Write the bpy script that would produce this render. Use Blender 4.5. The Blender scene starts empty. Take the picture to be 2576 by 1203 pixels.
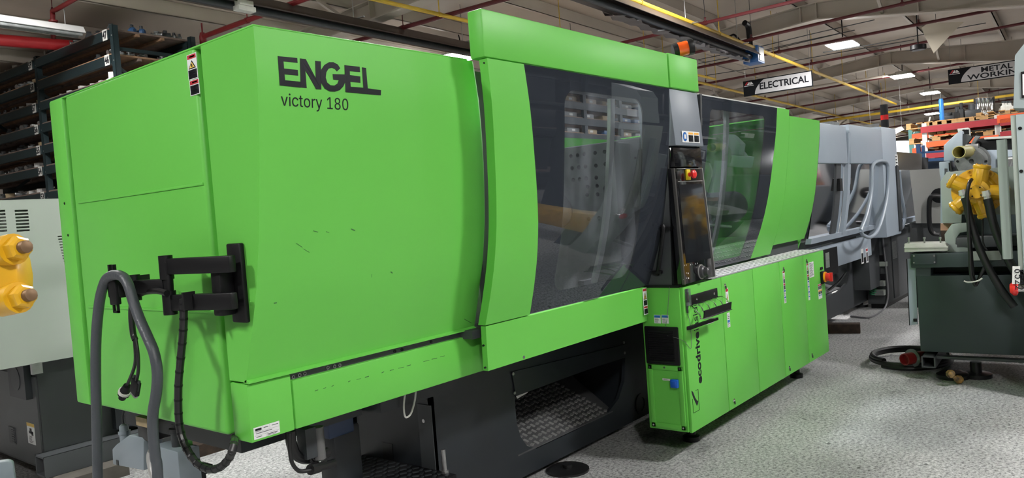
import bpy, bmesh, math, random
from mathutils import Vector, Matrix
random.seed(7)
sc = bpy.context.scene
COL = sc.collection
# ------------------------------------------------------------------ camera
CAM = Vector((0, 0, 1.558))
RT = Matrix(((0.629424, -0.072641, 0.773659), (-0.773482, 0.036883, 0.632744), (-0.074498, -0.996676, -0.032972)))
FPX, PW, PH = 1926.34, 2576, 1203
cd = bpy.data.cameras.new('camera'); cd.sensor_width = 36; cd.lens = FPX / PW * 36; cd.clip_start = .05; cd.clip_end = 300
cam = bpy.data.objects.new('camera', cd); COL.objects.link(cam); sc.camera = cam
rx, dn, fw = RT.col[0], RT.col[1], RT.col[2]
M3 = Matrix((rx, -dn, -fw)).transposed()
cam.matrix_world = Matrix.Translation(CAM) @ M3.to_4x4()
# ------------------------------------------------------------------ world, exposure
wd = bpy.data.worlds.new('world'); sc.world = wd; wd.use_nodes = True
wd.node_tree.nodes['Background'].inputs[0].default_value = (0, 0, 0, 1)      # a closed hall: no sky
wd.node_tree.nodes['Background'].inputs[1].default_value = 0
vs = sc.view_settings
sc.display_settings.display_device = 'sRGB'
vs.view_transform = 'Standard'; vs.look = 'None'; vs.exposure = 0.9; vs.gamma = 1.0; vs.use_curve_mapping = False
LAMP = 150.0          # emission strength of the high bay lamps
# ------------------------------------------------------------------ geometry helpers
BA = math.radians(3.0)     # the building stands 3 degrees off the machine's axis
BX = Vector((math.cos(BA), math.sin(BA), 0)); BY = Vector((-math.sin(BA), math.cos(BA), 0)); UZ = Vector((0, 0, 1))
def bw(x, y, z): return BX * x + BY * y + UZ * z
def ray(px, py): return RT @ Vector((px - PW / 2, py - PH / 2, FPX))
def on_plane(px, py, p, n):
    d = ray(px, py); return CAM + d * ((p - CAM).dot(n) / d.dot(n))
def on_x(px, py, x): return on_plane(px, py, Vector((x, 0, 0)), Vector((1, 0, 0)))
def on_y(px, py, y): return on_plane(px, py, Vector((0, y, 0)), Vector((0, 1, 0)))
def on_z(px, py, z): return on_plane(px, py, Vector((0, 0, z)), UZ)
def on_bx(px, py, x): return on_plane(px, py, BX * x, BX)
def on_by(px, py, y): return on_plane(px, py, BY * y, BY)
def V(*a): return Vector(a)
def lerp(t, pts):
    if t <= pts[0][0]: return pts[0][1]
    for (a, b), (c, d) in zip(pts, pts[1:]):
        if t <= c: return b + (d - b) * (t - a) / (c - a)
    return pts[-1][1]
def spline(pts, n=8):
    pts = [Vector(p) for p in pts]
    if len(pts) < 3: return pts
    q = [pts[0] * 2 - pts[1]] + pts + [pts[-1] * 2 - pts[-2]]
    out = []
    for i in range(1, len(q) - 2):
        p0, p1, p2, p3 = q[i - 1:i + 3]
        for k in range(n):
            t = k / n
            out.append(.5 * ((2 * p1) + (p2 - p0) * t + (2 * p0 - 5 * p1 + 4 * p2 - p3) * t * t + (3 * p1 - p0 - 3 * p2 + p3) * t ** 3))
    out.append(pts[-1]); return out
class MB:
    def __init__(s): s.v = []; s.f = []; s.m = []; s.cur = 0
    def add(s, vs, fs):
        b = len(s.v); s.v += [Vector(v) for v in vs]
        for f in fs: s.f.append([i + b for i in f]); s.m.append(s.cur)
        return s
    def mat(s, i): s.cur = i; return s
    def obox(s, c, ax, h):
        c = Vector(c); vs = []
        for k in (-1, 1):
            for j in (-1, 1):
                for i in (-1, 1): vs.append(c + ax[0] * (i * h[0]) + ax[1] * (j * h[1]) + ax[2] * (k * h[2]))
        return s.add(vs, [(0, 2, 3, 1), (4, 5, 7, 6), (0, 1, 5, 4), (2, 6, 7, 3), (0, 4, 6, 2), (1, 3, 7, 5)])
    def box(s, x0, x1, y0, y1, z0, z1):
        return s.obox(((x0 + x1) / 2, (y0 + y1) / 2, (z0 + z1) / 2), (V(1, 0, 0), V(0, 1, 0), UZ), ((x1 - x0) / 2, (y1 - y0) / 2, (z1 - z0) / 2))
    def bbox(s, x0, x1, y0, y1, z0, z1):     # building axes
        return s.obox(bw((x0 + x1) / 2, (y0 + y1) / 2, (z0 + z1) / 2), (BX, BY, UZ), ((x1 - x0) / 2, (y1 - y0) / 2, (z1 - z0) / 2))
    def beam(s, a, b, w, h, up=UZ):            # rectangular bar from a to b
        a, b = Vector(a), Vector(b); d = (b - a).normalized()
        sd = d.cross(up)
        if sd.length < 1e-4: sd = d.cross(V(1, 0, 0))
        sd.normalize(); u = sd.cross(d)
        return s.obox((a + b) / 2, (d, sd, u), ((b - a).length / 2, w / 2, h / 2))
    def prism(s, pts, ex):
        pts = [Vector(p) for p in pts]; ex = Vector(ex); n = len(pts)
        fs = [tuple(range(n)), tuple(range(2 * n - 1, n - 1, -1))]
        fs += [(i, (i + 1) % n, n + (i + 1) % n, n + i) for i in range(n)]
        return s.add(pts + [p + ex for p in pts], fs)
    def poly(s, pts): return s.add(pts, [tuple(range(len(pts)))])
    def cyl(s, a, b, r, r2=None, n=14, caps=True):
        a, b = Vector(a), Vector(b); r2 = r if r2 is None else r2
        d = (b - a).normalized(); u = d.orthogonal().normalized(); w = d.cross(u)
        vs = []
        for p, q in ((a, r), (b, r2)):
            for i in range(n):
                t = 2 * math.pi * i / n; vs.append(p + u * (q * math.cos(t)) + w * (q * math.sin(t)))
        fs = [(i, (i + 1) % n, n + (i + 1) % n, n + i) for i in range(n)]
        if caps: fs += [tuple(range(n - 1, -1, -1)), tuple(range(n, 2 * n))]
        return s.add(vs, fs)
    def tube(s, path, r, n=8, sm=0):
        if sm: path = spline(path, sm)
        path = [Vector(p) for p in path]; rings = []; u = None
        for i, p in enumerate(path):
            d = (path[min(i + 1, len(path) - 1)] - path[max(i - 1, 0)]).normalized()
            if u is None: u = d.orthogonal().normalized()
            u = (u - d * u.dot(d)).normalized(); w = d.cross(u)
            rr = r(i / (len(path) - 1)) if callable(r) else r
            rings.append([p + u * (rr * math.cos(2 * math.pi * k / n)) + w * (rr * math.sin(2 * math.pi * k / n)) for k in range(n)])
        vs = [v for g in rings for v in g]; fs = []
        for i in range(len(rings) - 1):
            for k in range(n): fs.append((i * n + k, i * n + (k + 1) % n, (i + 1) * n + (k + 1) % n, (i + 1) * n + k))
        fs += [tuple(range(n - 1, -1, -1)), tuple(range((len(rings) - 1) * n, len(rings) * n))]
        return s.add(vs, fs)
    def lathe(s, c, ax, prof, n=16):            # prof: list of (distance along axis, radius)
        c = Vector(c); d = Vector(ax).normalized(); u = d.orthogonal().normalized(); w = d.cross(u)
        vs = []
        for h, r in prof:
            for k in range(n):
                t = 2 * math.pi * k / n; vs.append(c + d * h + u * (r * math.cos(t)) + w * (r * math.sin(t)))
        m = len(prof); fs = []
        for i in range(m - 1):
            for k in range(n): fs.append((i * n + k, i * n + (k + 1) % n, (i + 1) * n + (k + 1) % n, (i + 1) * n + k))
        fs += [tuple(range(n - 1, -1, -1)), tuple(range((m - 1) * n, m * n))]
        return s.add(vs, fs)
    def grid(s, rows, closed=False):
        n = len(rows[0]); vs = [v for r in rows for v in r]; fs = []
        for i in range(len(rows) - 1):
            for k in range(n - 1): fs.append((i * n + k, i * n + k + 1, (i + 1) * n + k + 1, (i + 1) * n + k))
        return s.add(vs, fs)
    def build(s, name, mat, parent=None, bevel=0, smooth=None, recalc=True, seg=2):
        mats = mat if isinstance(mat, (list, tuple)) else [mat]
        lo = Vector([min(v[i] for v in s.v) for i in range(3)]); hi = Vector([max(v[i] for v in s.v) for i in range(3)])
        org = Vector(((lo.x + hi.x) / 2, (lo.y + hi.y) / 2, lo.z))
        me = bpy.data.meshes.new(name)
        me.from_pydata([v - org for v in s.v], [], s.f)
        for m in mats: me.materials.append(m)
        me.polygons.foreach_set('material_index', s.m)
        bm = bmesh.new(); bm.from_mesh(me)
        if recalc: bmesh.ops.recalc_face_normals(bm, faces=bm.faces)
        if bevel:
            es = [e for e in bm.edges if len(e.link_faces) == 2 and e.calc_face_angle(0) > .6]
            bmesh.ops.bevel(bm, geom=es, offset=bevel, segments=seg, profile=.5, affect='EDGES', clamp_overlap=True)
        bm.to_mesh(me); bm.free()
        if smooth is None: smooth = len(s.f) > 12 or bevel > 0
        if smooth:
            me.polygons.foreach_set('use_smooth', [True] * len(me.polygons))
            me.set_sharp_from_angle(angle=math.radians(35))
        o = bpy.data.objects.new(name, me); COL.objects.link(o)
        if parent is not None:
            o.parent = parent; o.location = org - wloc(parent)
        else: o.location = org
        return o
def wloc(o):
    p = Vector(o.location)
    while o.parent is not None: o = o.parent; p += Vector(o.location)
    return p
def tag(o, label, cat, group=None):
    o['label'] = label; o['category'] = cat
    if group: o['group'] = group
    return o
def thing(name, label, cat, loc, group=None):
    o = bpy.data.objects.new(name, None); o.empty_display_size = .1; COL.objects.link(o); o.location = loc
    return tag(o, label, cat, group)
def struct(o): o['kind'] = 'structure'; return o
def copy_tree(o, parent=None):
    c = o.copy(); COL.objects.link(c); c.parent = parent
    for ch in list(o.children): copy_tree(ch, c)
    return c
def curve_mesh(loops, depth):                   # filled 2d loops (holes by even-odd) -> verts, faces in xy, z in [-depth, depth]
    cu = bpy.data.curves.new('tmp', 'CURVE'); cu.dimensions = '2D'; cu.fill_mode = 'BOTH'; cu.extrude = depth
    for L in loops:
        sp = cu.splines.new('POLY'); sp.points.add(len(L) - 1)
        for q, p in zip(sp.points, L): q.co = (p[0], p[1], 0, 1)
        sp.use_cyclic_u = True
    return _tomesh(cu)
def _tomesh(cu):
    o = bpy.data.objects.new('tmp', cu); COL.objects.link(o)
    dg = bpy.context.evaluated_depsgraph_get(); ev = o.evaluated_get(dg); me = ev.to_mesh()
    vs = [v.co.copy() for v in me.vertices]; fs = [tuple(p.vertices) for p in me.polygons]
    ev.to_mesh_clear(); bpy.data.objects.remove(o); bpy.data.curves.remove(cu)
    return vs, fs
try: FONT = bpy.data.fonts.load(bpy.utils.system_resource('DATAFILES', path='fonts') + '/Inter.woff2')   # Blender's own interface font
except Exception : FONT = None
def text_mesh(txt, depth=.001, bold=0.0, spacing=1.0, inter=True):
    cu = bpy.data.curves.new('tmp', 'FONT'); cu.body = txt; cu.extrude = depth; cu.offset = bold; cu.space_character = spacing
    cu.resolution_u = 3
    if FONT and inter: cu.font = FONT
    vs, fs = _tomesh(cu)
    x0 = min(v.x for v in vs); x1 = max(v.x for v in vs); y0 = min(v.y for v in vs); y1 = max(v.y for v in vs)
    return vs, fs, (x0, x1, y0, y1)
def put_text(mb, txt, org, u, v, w=None, h=None, depth=.0006, bold=0., inter=True):
    """text fitted to width w and height h, lower left corner at org, along u (reading) and v (up)"""
    vs, fs, (x0, x1, y0, y1) = text_mesh(txt, .5, bold, inter=inter)
    if h is None: h = w * (y1 - y0) / (x1 - x0)
    if w is None: w = h * (x1 - x0) / (y1 - y0)
    n = u.cross(v).normalized()
    mb.add([org + u * ((p.x - x0) / (x1 - x0) * w) + v * ((p.y - y0) / (y1 - y0) * h) + n * (p.z * depth * 2) for p in vs], fs)
    return w
# ------------------------------------------------------------------ materials
def lin(c): return tuple((x / 12.92 if x <= .04045 else ((x + .055) / 1.055) ** 2.4) for x in c)
def s8(r, g, b): return lin((r / 255, g / 255, b / 255))
_mc = {}
def mat(name, col, rough=.5, metal=0., spec=.5, coat=0., emit=None, noise=0., nscale=8., bump=0., bscale=60., col2=None):
    if name in _mc: return _mc[name]
    m = bpy.data.materials.new(name); m.use_nodes = True; nt = m.node_tree; b = nt.nodes['Principled BSDF']
    b.inputs['Base Color'].default_value = (*col, 1); b.inputs['Roughness'].default_value = rough
    b.inputs['Metallic'].default_value = metal; b.inputs['Specular IOR Level'].default_value = spec
    b.inputs['Coat Weight'].default_value = coat; b.inputs['Coat Roughness'].default_value = .12
    tc = None
    if noise or bump or col2: tc = nt.nodes.new('ShaderNodeTexCoord')
    if noise or col2:
        n = nt.nodes.new('ShaderNodeTexNoise'); n.inputs['Scale'].default_value = nscale; n.inputs['Detail'].default_value = 6
        nt.links.new(tc.outputs['Object'], n.inputs['Vector'])
        r = nt.nodes.new('ShaderNodeValToRGB'); r.color_ramp.elements[0].position = .35; r.color_ramp.elements[1].position = .68
        c2 = col2 if col2 else tuple(x * (1 - noise) for x in col)
        r.color_ramp.elements[0].color = (*c2, 1); r.color_ramp.elements[1].color = (*col, 1)
        nt.links.new(n.outputs[0], r.inputs[0]); nt.links.new(r.outputs[0], b.inputs['Base Color'])
    if bump:
        n = nt.nodes.new('ShaderNodeTexNoise'); n.inputs['Scale'].default_value = bscale; n.inputs['Detail'].default_value = 3
        nt.links.new(tc.outputs['Object'], n.inputs['Vector'])
        bp = nt.nodes.new('ShaderNodeBump'); bp.inputs['Strength'].default_value = bump; bp.inputs['Distance'].default_value = .01
        nt.links.new(n.outputs[0], bp.inputs['Height']); nt.links.new(bp.outputs[0], b.inputs['Normal'])
    if emit:
        b.inputs['Emission Color'].default_value = (*emit[0], 1); b.inputs['Emission Strength'].default_value = emit[1]
    _mc[name] = m; return m
GREEN = mat('green_paint', (.138, .545, .075), .44, spec=.45, noise=.05, nscale=1.5)
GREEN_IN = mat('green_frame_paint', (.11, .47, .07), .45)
BLACK = mat('black_paint', (.005, .005, .006), .45, spec=.3)
BLACKG = mat('black_gloss', (.006, .006, .007), .08, coat=.6)
RUBBER = mat('black_rubber', (.010, .010, .011), .36)
ZINC = mat('zinc_plate', (.55, .55, .52), .35, metal=.35)
BASE = mat('anthracite_paint', (.020, .0245, .030), .45, noise=.2, nscale=3)
BASE2 = mat('dark_grey_paint', (.055, .06, .065), .5, noise=.15, nscale=2)
COLG = mat('grey_column_paint', (.19, .215, .25), .42)
PALE = mat('pale_blue_grey_paint', (.36, .42, .49), .42, noise=.06, nscale=2)
LGREY = mat('light_grey_paint', (.30, .335, .30), .5, noise=.06, nscale=2)
SAGE = mat('sage_grey_paint', (.27, .32, .29), .45, noise=.08, nscale=2)
SLATE = mat('slate_green_paint', (.036, .052, .054), .48, noise=.12, nscale=2)
STEEL = mat('brushed_steel', (.5, .5, .5), .35, metal=.9, noise=.3, nscale=12)
PLATEN = mat('machined_steel', (.17, .17, .18), .5, metal=.4, noise=.35, nscale=6)
CHROME = mat('chrome', (.75, .75, .75), .15, metal=1.)
ALU = mat('aluminium', (.55, .55, .54), .4, metal=.7, noise=.1)
WHITE = mat('white_label', (.75, .76, .76), .5)
PAPER = mat('paper', (.62, .62, .60), .7)
INK = mat('black_ink', (.008, .009, .013), .5, spec=.25)
INKT = mat('grey_ink', (.12, .12, .13), .6)
REDI = mat('red_ink', (.45, .02, .03), .5)
ORI = mat('orange_ink', (.85, .42, .05), .5)
YELI = mat('yellow_ink', (.8, .55, .12), .5)
BLUI = mat('blue_ink', (.01, .12, .42), .5)
BLUP = mat('blue_plastic', (.01, .10, .50), .35)
HOSEG = mat('grey_hose_rubber', (.055, .062, .072), .42, bump=.15, bscale=120)
YELP = mat('yellow_paint', (.72, .40, .012), .38, noise=.25, nscale=9, coat=.2)
YELPIPE = mat('yellow_pipe_paint', (.62, .40, .03), .5, noise=.15)
REDPIPE = mat('red_pipe_paint', (.10, .010, .013), .55, noise=.2)
REDPIPE2 = mat('bright_red_pipe_paint', (.42, .015, .02), .45, noise=.1)
CREAM = mat('cream_steel_paint', (.50, .45, .385), .6, noise=.12, nscale=1.2)
CREAMR = mat('cream_roof_liner', (.52, .45, .375), .7, noise=.15, nscale=.8, bump=.1, bscale=3)
WALLM = mat('cream_wall_paint', (.45, .41, .36), .7, noise=.1, nscale=.6)
WALLW = mat('white_wall_paint', (.62, .64, .67), .7)
RACKD = mat('dark_green_rack_paint', (.010, .022, .025), .5, spec=.4, noise=.2, nscale=6)
RACKT = mat('teal_rack_paint', (.10, .28, .25), .5, noise=.15)
ORANGE = mat('orange_rack_paint', (.75, .11, .025), .5, noise=.12, nscale=5)
CRIM = mat('crimson_rack_paint', (.34, .022, .03), .5, noise=.2, nscale=5)
BLUER = mat('blue_rack_paint', (.012, .07, .20), .45)
PLY = mat('plywood', (.34, .20, .115), .7, noise=.35, nscale=10)
PLYD = mat('weathered_plywood', (.22, .16, .13), .75, noise=.4, nscale=9)
WOOD = mat('pallet_wood', (.50, .29, .11), .7, noise=.35, nscale=9)
OLDWOOD = mat('old_brown_timber', (.055, .032, .02), .8, noise=.6, nscale=14)
PARTG = mat('grey_casting', (.20, .21, .21), .5, noise=.3, nscale=20)
PARTD = mat('dark_casting', (.035, .04, .045), .5, noise=.3, nscale=20)
PARTW = mat('white_part', (.62, .62, .58), .5, noise=.1, nscale=20)
PARTT = mat('tan_part', (.42, .32, .18), .6, noise=.2, nscale=20)
PARTB = mat('blue_part', (.03, .10, .24), .5, noise=.2, nscale=20)
LAMPM = mat('lamp_lens', (.9, .9, .9), .5, emit=((1., .985, .97), LAMP))
# ------------------------------------------------------------------ special materials
def floor_mat():
    m = bpy.data.materials.new('speckled_concrete'); m.use_nodes = True; nt = m.node_tree; b = nt.nodes['Principled BSDF']; L = nt.links.new
    tc = nt.nodes.new('ShaderNodeTexCoord')
    def noise(scale, detail=4, rough=.55):
        n = nt.nodes.new('ShaderNodeTexNoise'); n.inputs['Scale'].default_value = scale; n.inputs['Detail'].default_value = detail; n.inputs['Roughness'].default_value = rough
        L(tc.outputs['Object'], n.inputs['Vector']); return n.outputs[0]
    def ramp(src, stops):
        r = nt.nodes.new('ShaderNodeValToRGB'); e = r.color_ramp.elements
        e[0].position, e[0].color = stops[0][0], (*stops[0][1], 1); e[1].position, e[1].color = stops[-1][0], (*stops[-1][1], 1)
        for p, c in stops[1:-1]: k = e.new(p); k.color = (*c, 1)
        L(src, r.inputs[0]); return r.outputs[0]
    def mix(a, c, f, mode='MULTIPLY', fac=1.):
        x = nt.nodes.new('ShaderNodeMix'); x.data_type = 'RGBA'; x.blend_type = mode
        x.inputs[0].default_value = fac
        if f is not None: L(f, x.inputs[0])
        L(a, x.inputs[6]); L(c, x.inputs[7]); return x.outputs[2]
    g = lambda v: (v, v, v)
    sp = ramp(noise(50, 5, .85), [(.35, g(.03)), (.43, g(.19)), (.49, g(.40)), (.58, g(.55)), (.70, g(.90))])
    blot = ramp(noise(1.1, 5), [(.3, g(.62)), (.55, g(1.0)), (.75, g(1.1))])
    stain = ramp(noise(.75, 6, .6), [(.30, g(.35)), (.37, g(.95)), (.40, g(1.))])
    flk = ramp(noise(13, 2, .4), [(.245, g(.06)), (.265, g(1.))])
    c = mix(sp, blot, None); c = mix(c, stain, None); c = mix(c, flk, None, fac=.8)
    L(c, b.inputs['Base Color'])
    b.inputs['Roughness'].default_value = .52; b.inputs['Specular IOR Level'].default_value = .35
    bp = nt.nodes.new('ShaderNodeBump'); bp.inputs['Strength'].default_value = .08; bp.inputs['Distance'].default_value = .01
    L(noise(50, 5, .85), bp.inputs['Height']); L(bp.outputs[0], b.inputs['Normal'])
    return m
def pane_mat(name, tint, border=None, rect=None, rad=.1, smear=0., rough=.03, axes=(0, 2), ior=1.5):
    """clear plastic pane with a printed dark border outside a rounded rectangle (object x and z)"""
    m = bpy.data.materials.new(name); m.use_nodes = True; nt = m.node_tree; L = nt.links.new
    for n in list(nt.nodes): nt.nodes.remove(n)
    out = nt.nodes.new('ShaderNodeOutputMaterial')
    tr = nt.nodes.new('ShaderNodeBsdfTransparent'); tr.inputs[0].default_value = (*tint, 1)
    gl = nt.nodes.new('ShaderNodeBsdfGlossy'); gl.inputs['Roughness'].default_value = rough; gl.inputs[0].default_value = (.95, .97, 1, 1)
    fr = nt.nodes.new('ShaderNodeFresnel'); fr.inputs[0].default_value = ior
    tc = nt.nodes.new('ShaderNodeTexCoord')
    base = tr.outputs[0]
    if smear:
        df = nt.nodes.new('ShaderNodeBsdfDiffuse'); df.inputs[0].default_value = (.75, .8, .88, 1)
        mp = nt.nodes.new('ShaderNodeMapping'); mp.inputs['Scale'].default_value = (3.2, 3.2, 1.1); L(tc.outputs['Object'], mp.inputs[0])
        nz = nt.nodes.new('ShaderNodeTexNoise'); nz.inputs['Scale'].default_value = 1.6; nz.inputs['Detail'].default_value = 7; nz.inputs['Roughness'].default_value = .62
        L(mp.outputs[0], nz.inputs['Vector'])
        rp = nt.nodes.new('ShaderNodeMapRange'); rp.inputs[1].default_value = .48; rp.inputs[2].default_value = .78; rp.inputs[3].default_value = smear * .12; rp.inputs[4].default_value = smear
        L(nz.outputs[0], rp.inputs[0])
        mx = nt.nodes.new('ShaderNodeMixShader'); L(rp.outputs[0], mx.inputs[0]); L(base, mx.inputs[1]); L(df.outputs[0], mx.inputs[2]); base = mx.outputs[0]
    if border:
        bd = nt.nodes.new('ShaderNodeBsdfDiffuse'); bd.inputs[0].default_value = (*border, 1)
        sx = nt.nodes.new('ShaderNodeSeparateXYZ'); L(tc.outputs['Object'], sx.inputs[0])
        def mth(op, a, c=None):
            n = nt.nodes.new('ShaderNodeMath'); n.operation = op
            for i, q in enumerate((a, c)):
                if q is None: continue
                if isinstance(q, (int, float)): n.inputs[i].default_value = q
                else: L(q, n.inputs[i])
            return n.outputs[0]
        x0, x1, z0, z1, sl = rect                # sl: lean of the rectangle in x per z
        zc = mth('SUBTRACT', sx.outputs[axes[1]], (z0 + z1) / 2)
        xc = mth('SUBTRACT', mth('SUBTRACT', sx.outputs[axes[0]], (x0 + x1) / 2), mth('MULTIPLY', zc, sl))
        qx = mth('MAXIMUM', mth('SUBTRACT', mth('ABSOLUTE', xc), (x1 - x0) / 2 - rad), 0.)
        qz = mth('MAXIMUM', mth('SUBTRACT', mth('ABSOLUTE', zc), (z1 - z0) / 2 - rad), 0.)
        d = mth('SQRT', mth('ADD', mth('MULTIPLY', qx, qx), mth('MULTIPLY', qz, qz)))
        inside = mth('LESS_THAN', d, rad)
        # the border print lets a little light through
        bt = nt.nodes.new('ShaderNodeMixShader'); bt.inputs[0].default_value = .93; L(tr.outputs[0], bt.inputs[1]); L(bd.outputs[0], bt.inputs[2])
        mx = nt.nodes.new('ShaderNodeMixShader'); L(inside, mx.inputs[0]); L(bt.outputs[0], mx.inputs[1]); L(base, mx.inputs[2]); base = mx.outputs[0]
    mx = nt.nodes.new('ShaderNodeMixShader'); L(fr.outputs[0], mx.inputs[0]); L(base, mx.inputs[1]); L(gl.outputs[0], mx.inputs[2])
    L(mx.outputs[0], out.inputs[0]); return m
FLOORM = floor_mat()
SMOKE = pane_mat('smoked_plastic', (.10, .105, .11), rough=.05, smear=.015, ior=1.2)
CLEARP = pane_mat('clear_plastic', (.55, .57, .6), rough=.06, smear=.10, ior=1.25)
# ------------------------------------------------------------------ the hall
YR = 3.85                                        # ridge line (building y)
def zroof(y): return 5.42 - .078 * abs(y - YR)
def zbot(y):
    d = y - YR
    return 4.88 - .07 * d if d > 0 else 4.88 - .14 * min(-d, 5) - .078 * max(-d - 5, 0)
X0, X1, Y0, Y1 = -13., 66., -13., 17.
floor = struct(MB().bbox(X0, X1, Y0, Y1, -.2, 0).build('floor', FLOORM))
ceiling = struct(MB().prism([bw(X0, Y0, zroof(Y0)), bw(X0, YR, zroof(YR)), bw(X0, Y1, zroof(Y1)), bw(X0, Y1, zroof(Y1) + .1), bw(X0, YR, zroof(YR) + .1), bw(X0, Y0, zroof(Y0) + .1)], BX * (X1 - X0)).build('ceiling', CREAMR, smooth=False))
struct(MB().bbox(X0, X1, Y1, Y1 + .2, 0, zroof(Y1)).build('wall_left', WALLM))
struct(MB().bbox(X0, X1, Y0 - .2, Y0, 0, zroof(Y0)).build('wall_right', WALLM))
def gable(name, x, m):
    return struct(MB().prism([bw(x, Y0, 0), bw(x, Y1, 0), bw(x, Y1, zroof(Y1)), bw(x, YR, zroof(YR)), bw(x, Y0, zroof(Y0))], BX * .2).build(name, m, smooth=False))
gable('wall_far', X1, WALLM); gable('wall_back', X0 - .2, WALLM)
# purlins and frames
k = 0
y = Y0 + .7
while y < Y1:
    z = zroof(y) - .006
    MB().bbox(X0, X1, y - .012, y + .012, z - .2, z).bbox(X0, X1, y - .012, y + .06, z - .2, z - .188).build('purlin', CREAM, ceiling)
    y += 1.5
for i in range(-2, 9):
    xb = 15.82 + 7.6 * (i - 2)
    if xb < X0 or xb > X1: continue
    ys = [Y0, YR - 5, YR, Y1]
    pts = [bw(xb, q, zbot(q)) for q in ys] + [bw(xb, q, zroof(q) - .21) for q in (Y1, YR, Y0)]
    fr = MB().prism(pts, BX * .02)
    for a, b in zip(ys, ys[1:]): fr.beam(bw(xb + .01, a, zbot(a)), bw(xb + .01, b, zbot(b)), .24, .022)
    fr.beam(bw(xb + .01, Y0, zroof(Y0) - .22), bw(xb + .01, YR, zroof(YR) - .22), .24, .018); fr.beam(bw(xb + .01, YR, zroof(YR) - .22), bw(xb + .01, Y1, zroof(Y1) - .22), .24, .018)
    fo = fr.build('roof_beam', CREAM, ceiling, smooth=False)
    for q in [YR - 12 + 2.05 * j for j in range(12)] + [YR]:
        if q < Y0 + .2: continue
        MB().bbox(xb - .11, xb + .13, q - .008, q + .008, zbot(q), zroof(q) - .23).build('stiffener', CREAM, fo)
    for q in [Y0 + .7 + 1.5 * j for j in range(2, 20, 2)]:
        if i >= 0 and q < Y1 - 1:
            MB().beam(bw(xb - .75, q, zroof(q) - .16), bw(xb - .02, q, zbot(q) + .05), .05, .05).build('flange_brace', CREAM, fo)
# ---- high bay lamps: the ones the photograph shows, and the ones out of frame that the same rows go on with
# (those on the near side of the aisle show as bright streaks mirrored in the door and guard panes)
def high_bay(x, y, z, place=None):
    sfx = '_%s_offscreen' % place if place else ''
    t = thing('high_bay_light' + sfx, 'glowing white high bay light hung from the roof purlins by conduit', 'light', bw(x, y, z), 'high bay lights under the roof')
    w, l = .27, .36
    MB().bbox(x - l, x + l, y - w, y + w, z + .015, z + .05).bbox(x - l * .7, x + l * .7, y - w * .5, y + w * .5, z + .05, z + .13).build('housing', PARTW, t, bevel=.01)
    MB().bbox(x - l + .02, x + l - .02, y - w + .02, y + w - .02, z, z + .014).build('lens' + sfx, LAMPM, t)
    MB().tube([bw(x, y, z + .13), bw(x + .05, y, z + .3), bw(x, y, zroof(y) - .03)], .012, 6, 3).build('conduit', BLACK, t)
for x, y, z in ((16.99, 3.68, 4.5), (23.48, 3.61, 4.5), (28.93, 3.65, 4.5), (37.74, 4.73, 4.5), (38.41, 9.24, 4.5), (45.17, 9.34, 4.5), (53.17, 9.39, 4.5), (11.05, 9.0, 4.5)):
    high_bay(x, y, z)
for x, y, z, place in ((10.6, 3.7, 4.75, 'door'), (4.2, 3.7, 4.75, 'clamp'), (-2.6, 4.2, 4.75, 'ridge'), (3.2, 9.2, 4.62, 'rack'),
                       (-1.6, -2.2, 4.55, 'aisle'), (4.8, -2.2, 4.55, 'camera'), (11.2, -2.2, 4.55, 'motor'), (17.6, -2.2, 4.55, 'hall'), (24., -2.2, 4.55, 'stillage'),
                       (-1.6, -8., 4.1, 'corner'), (4.8, -8., 4.1, 'crate'), (11.2, -8., 4.1, 'shelf'), (17.6, -8., 4.1, 'bay')):
    high_bay(x, y, z, place)
# white sheet metal reflector over the rack: not a lamp
def strip_reflector(x0, x1, y, z, label):
    t = thing('heater_reflector', label, 'reflector', bw((x0 + x1) / 2, y, z))
    MB().prism([bw(x0, y - .11, z), bw(x0, y - .05, z + .09), bw(x0, y + .05, z + .09), bw(x0, y + .11, z)], BX * (x1 - x0)).build('reflector', mat('white_sheet_metal', (.8, .8, .8), .3, metal=.2), t)
    for d in (-.06, .06): MB().cyl(bw(x0 + .03, y + d, z - .02), bw(x1 - .03, y + d, z - .02), .022, n=10).build('heater_tube', PARTG, t)
    for q in (x0 + .2, x1 - .2): MB().tube([bw(q, y, z + .09), bw(q, y, zroof(y) - .01)], .005, 5).build('chain', STEEL, t)
strip_reflector(2.2, 4.98, 10.4, 4.33, 'long white sheet metal heater reflector hung on a chain over the dark rack')
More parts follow.
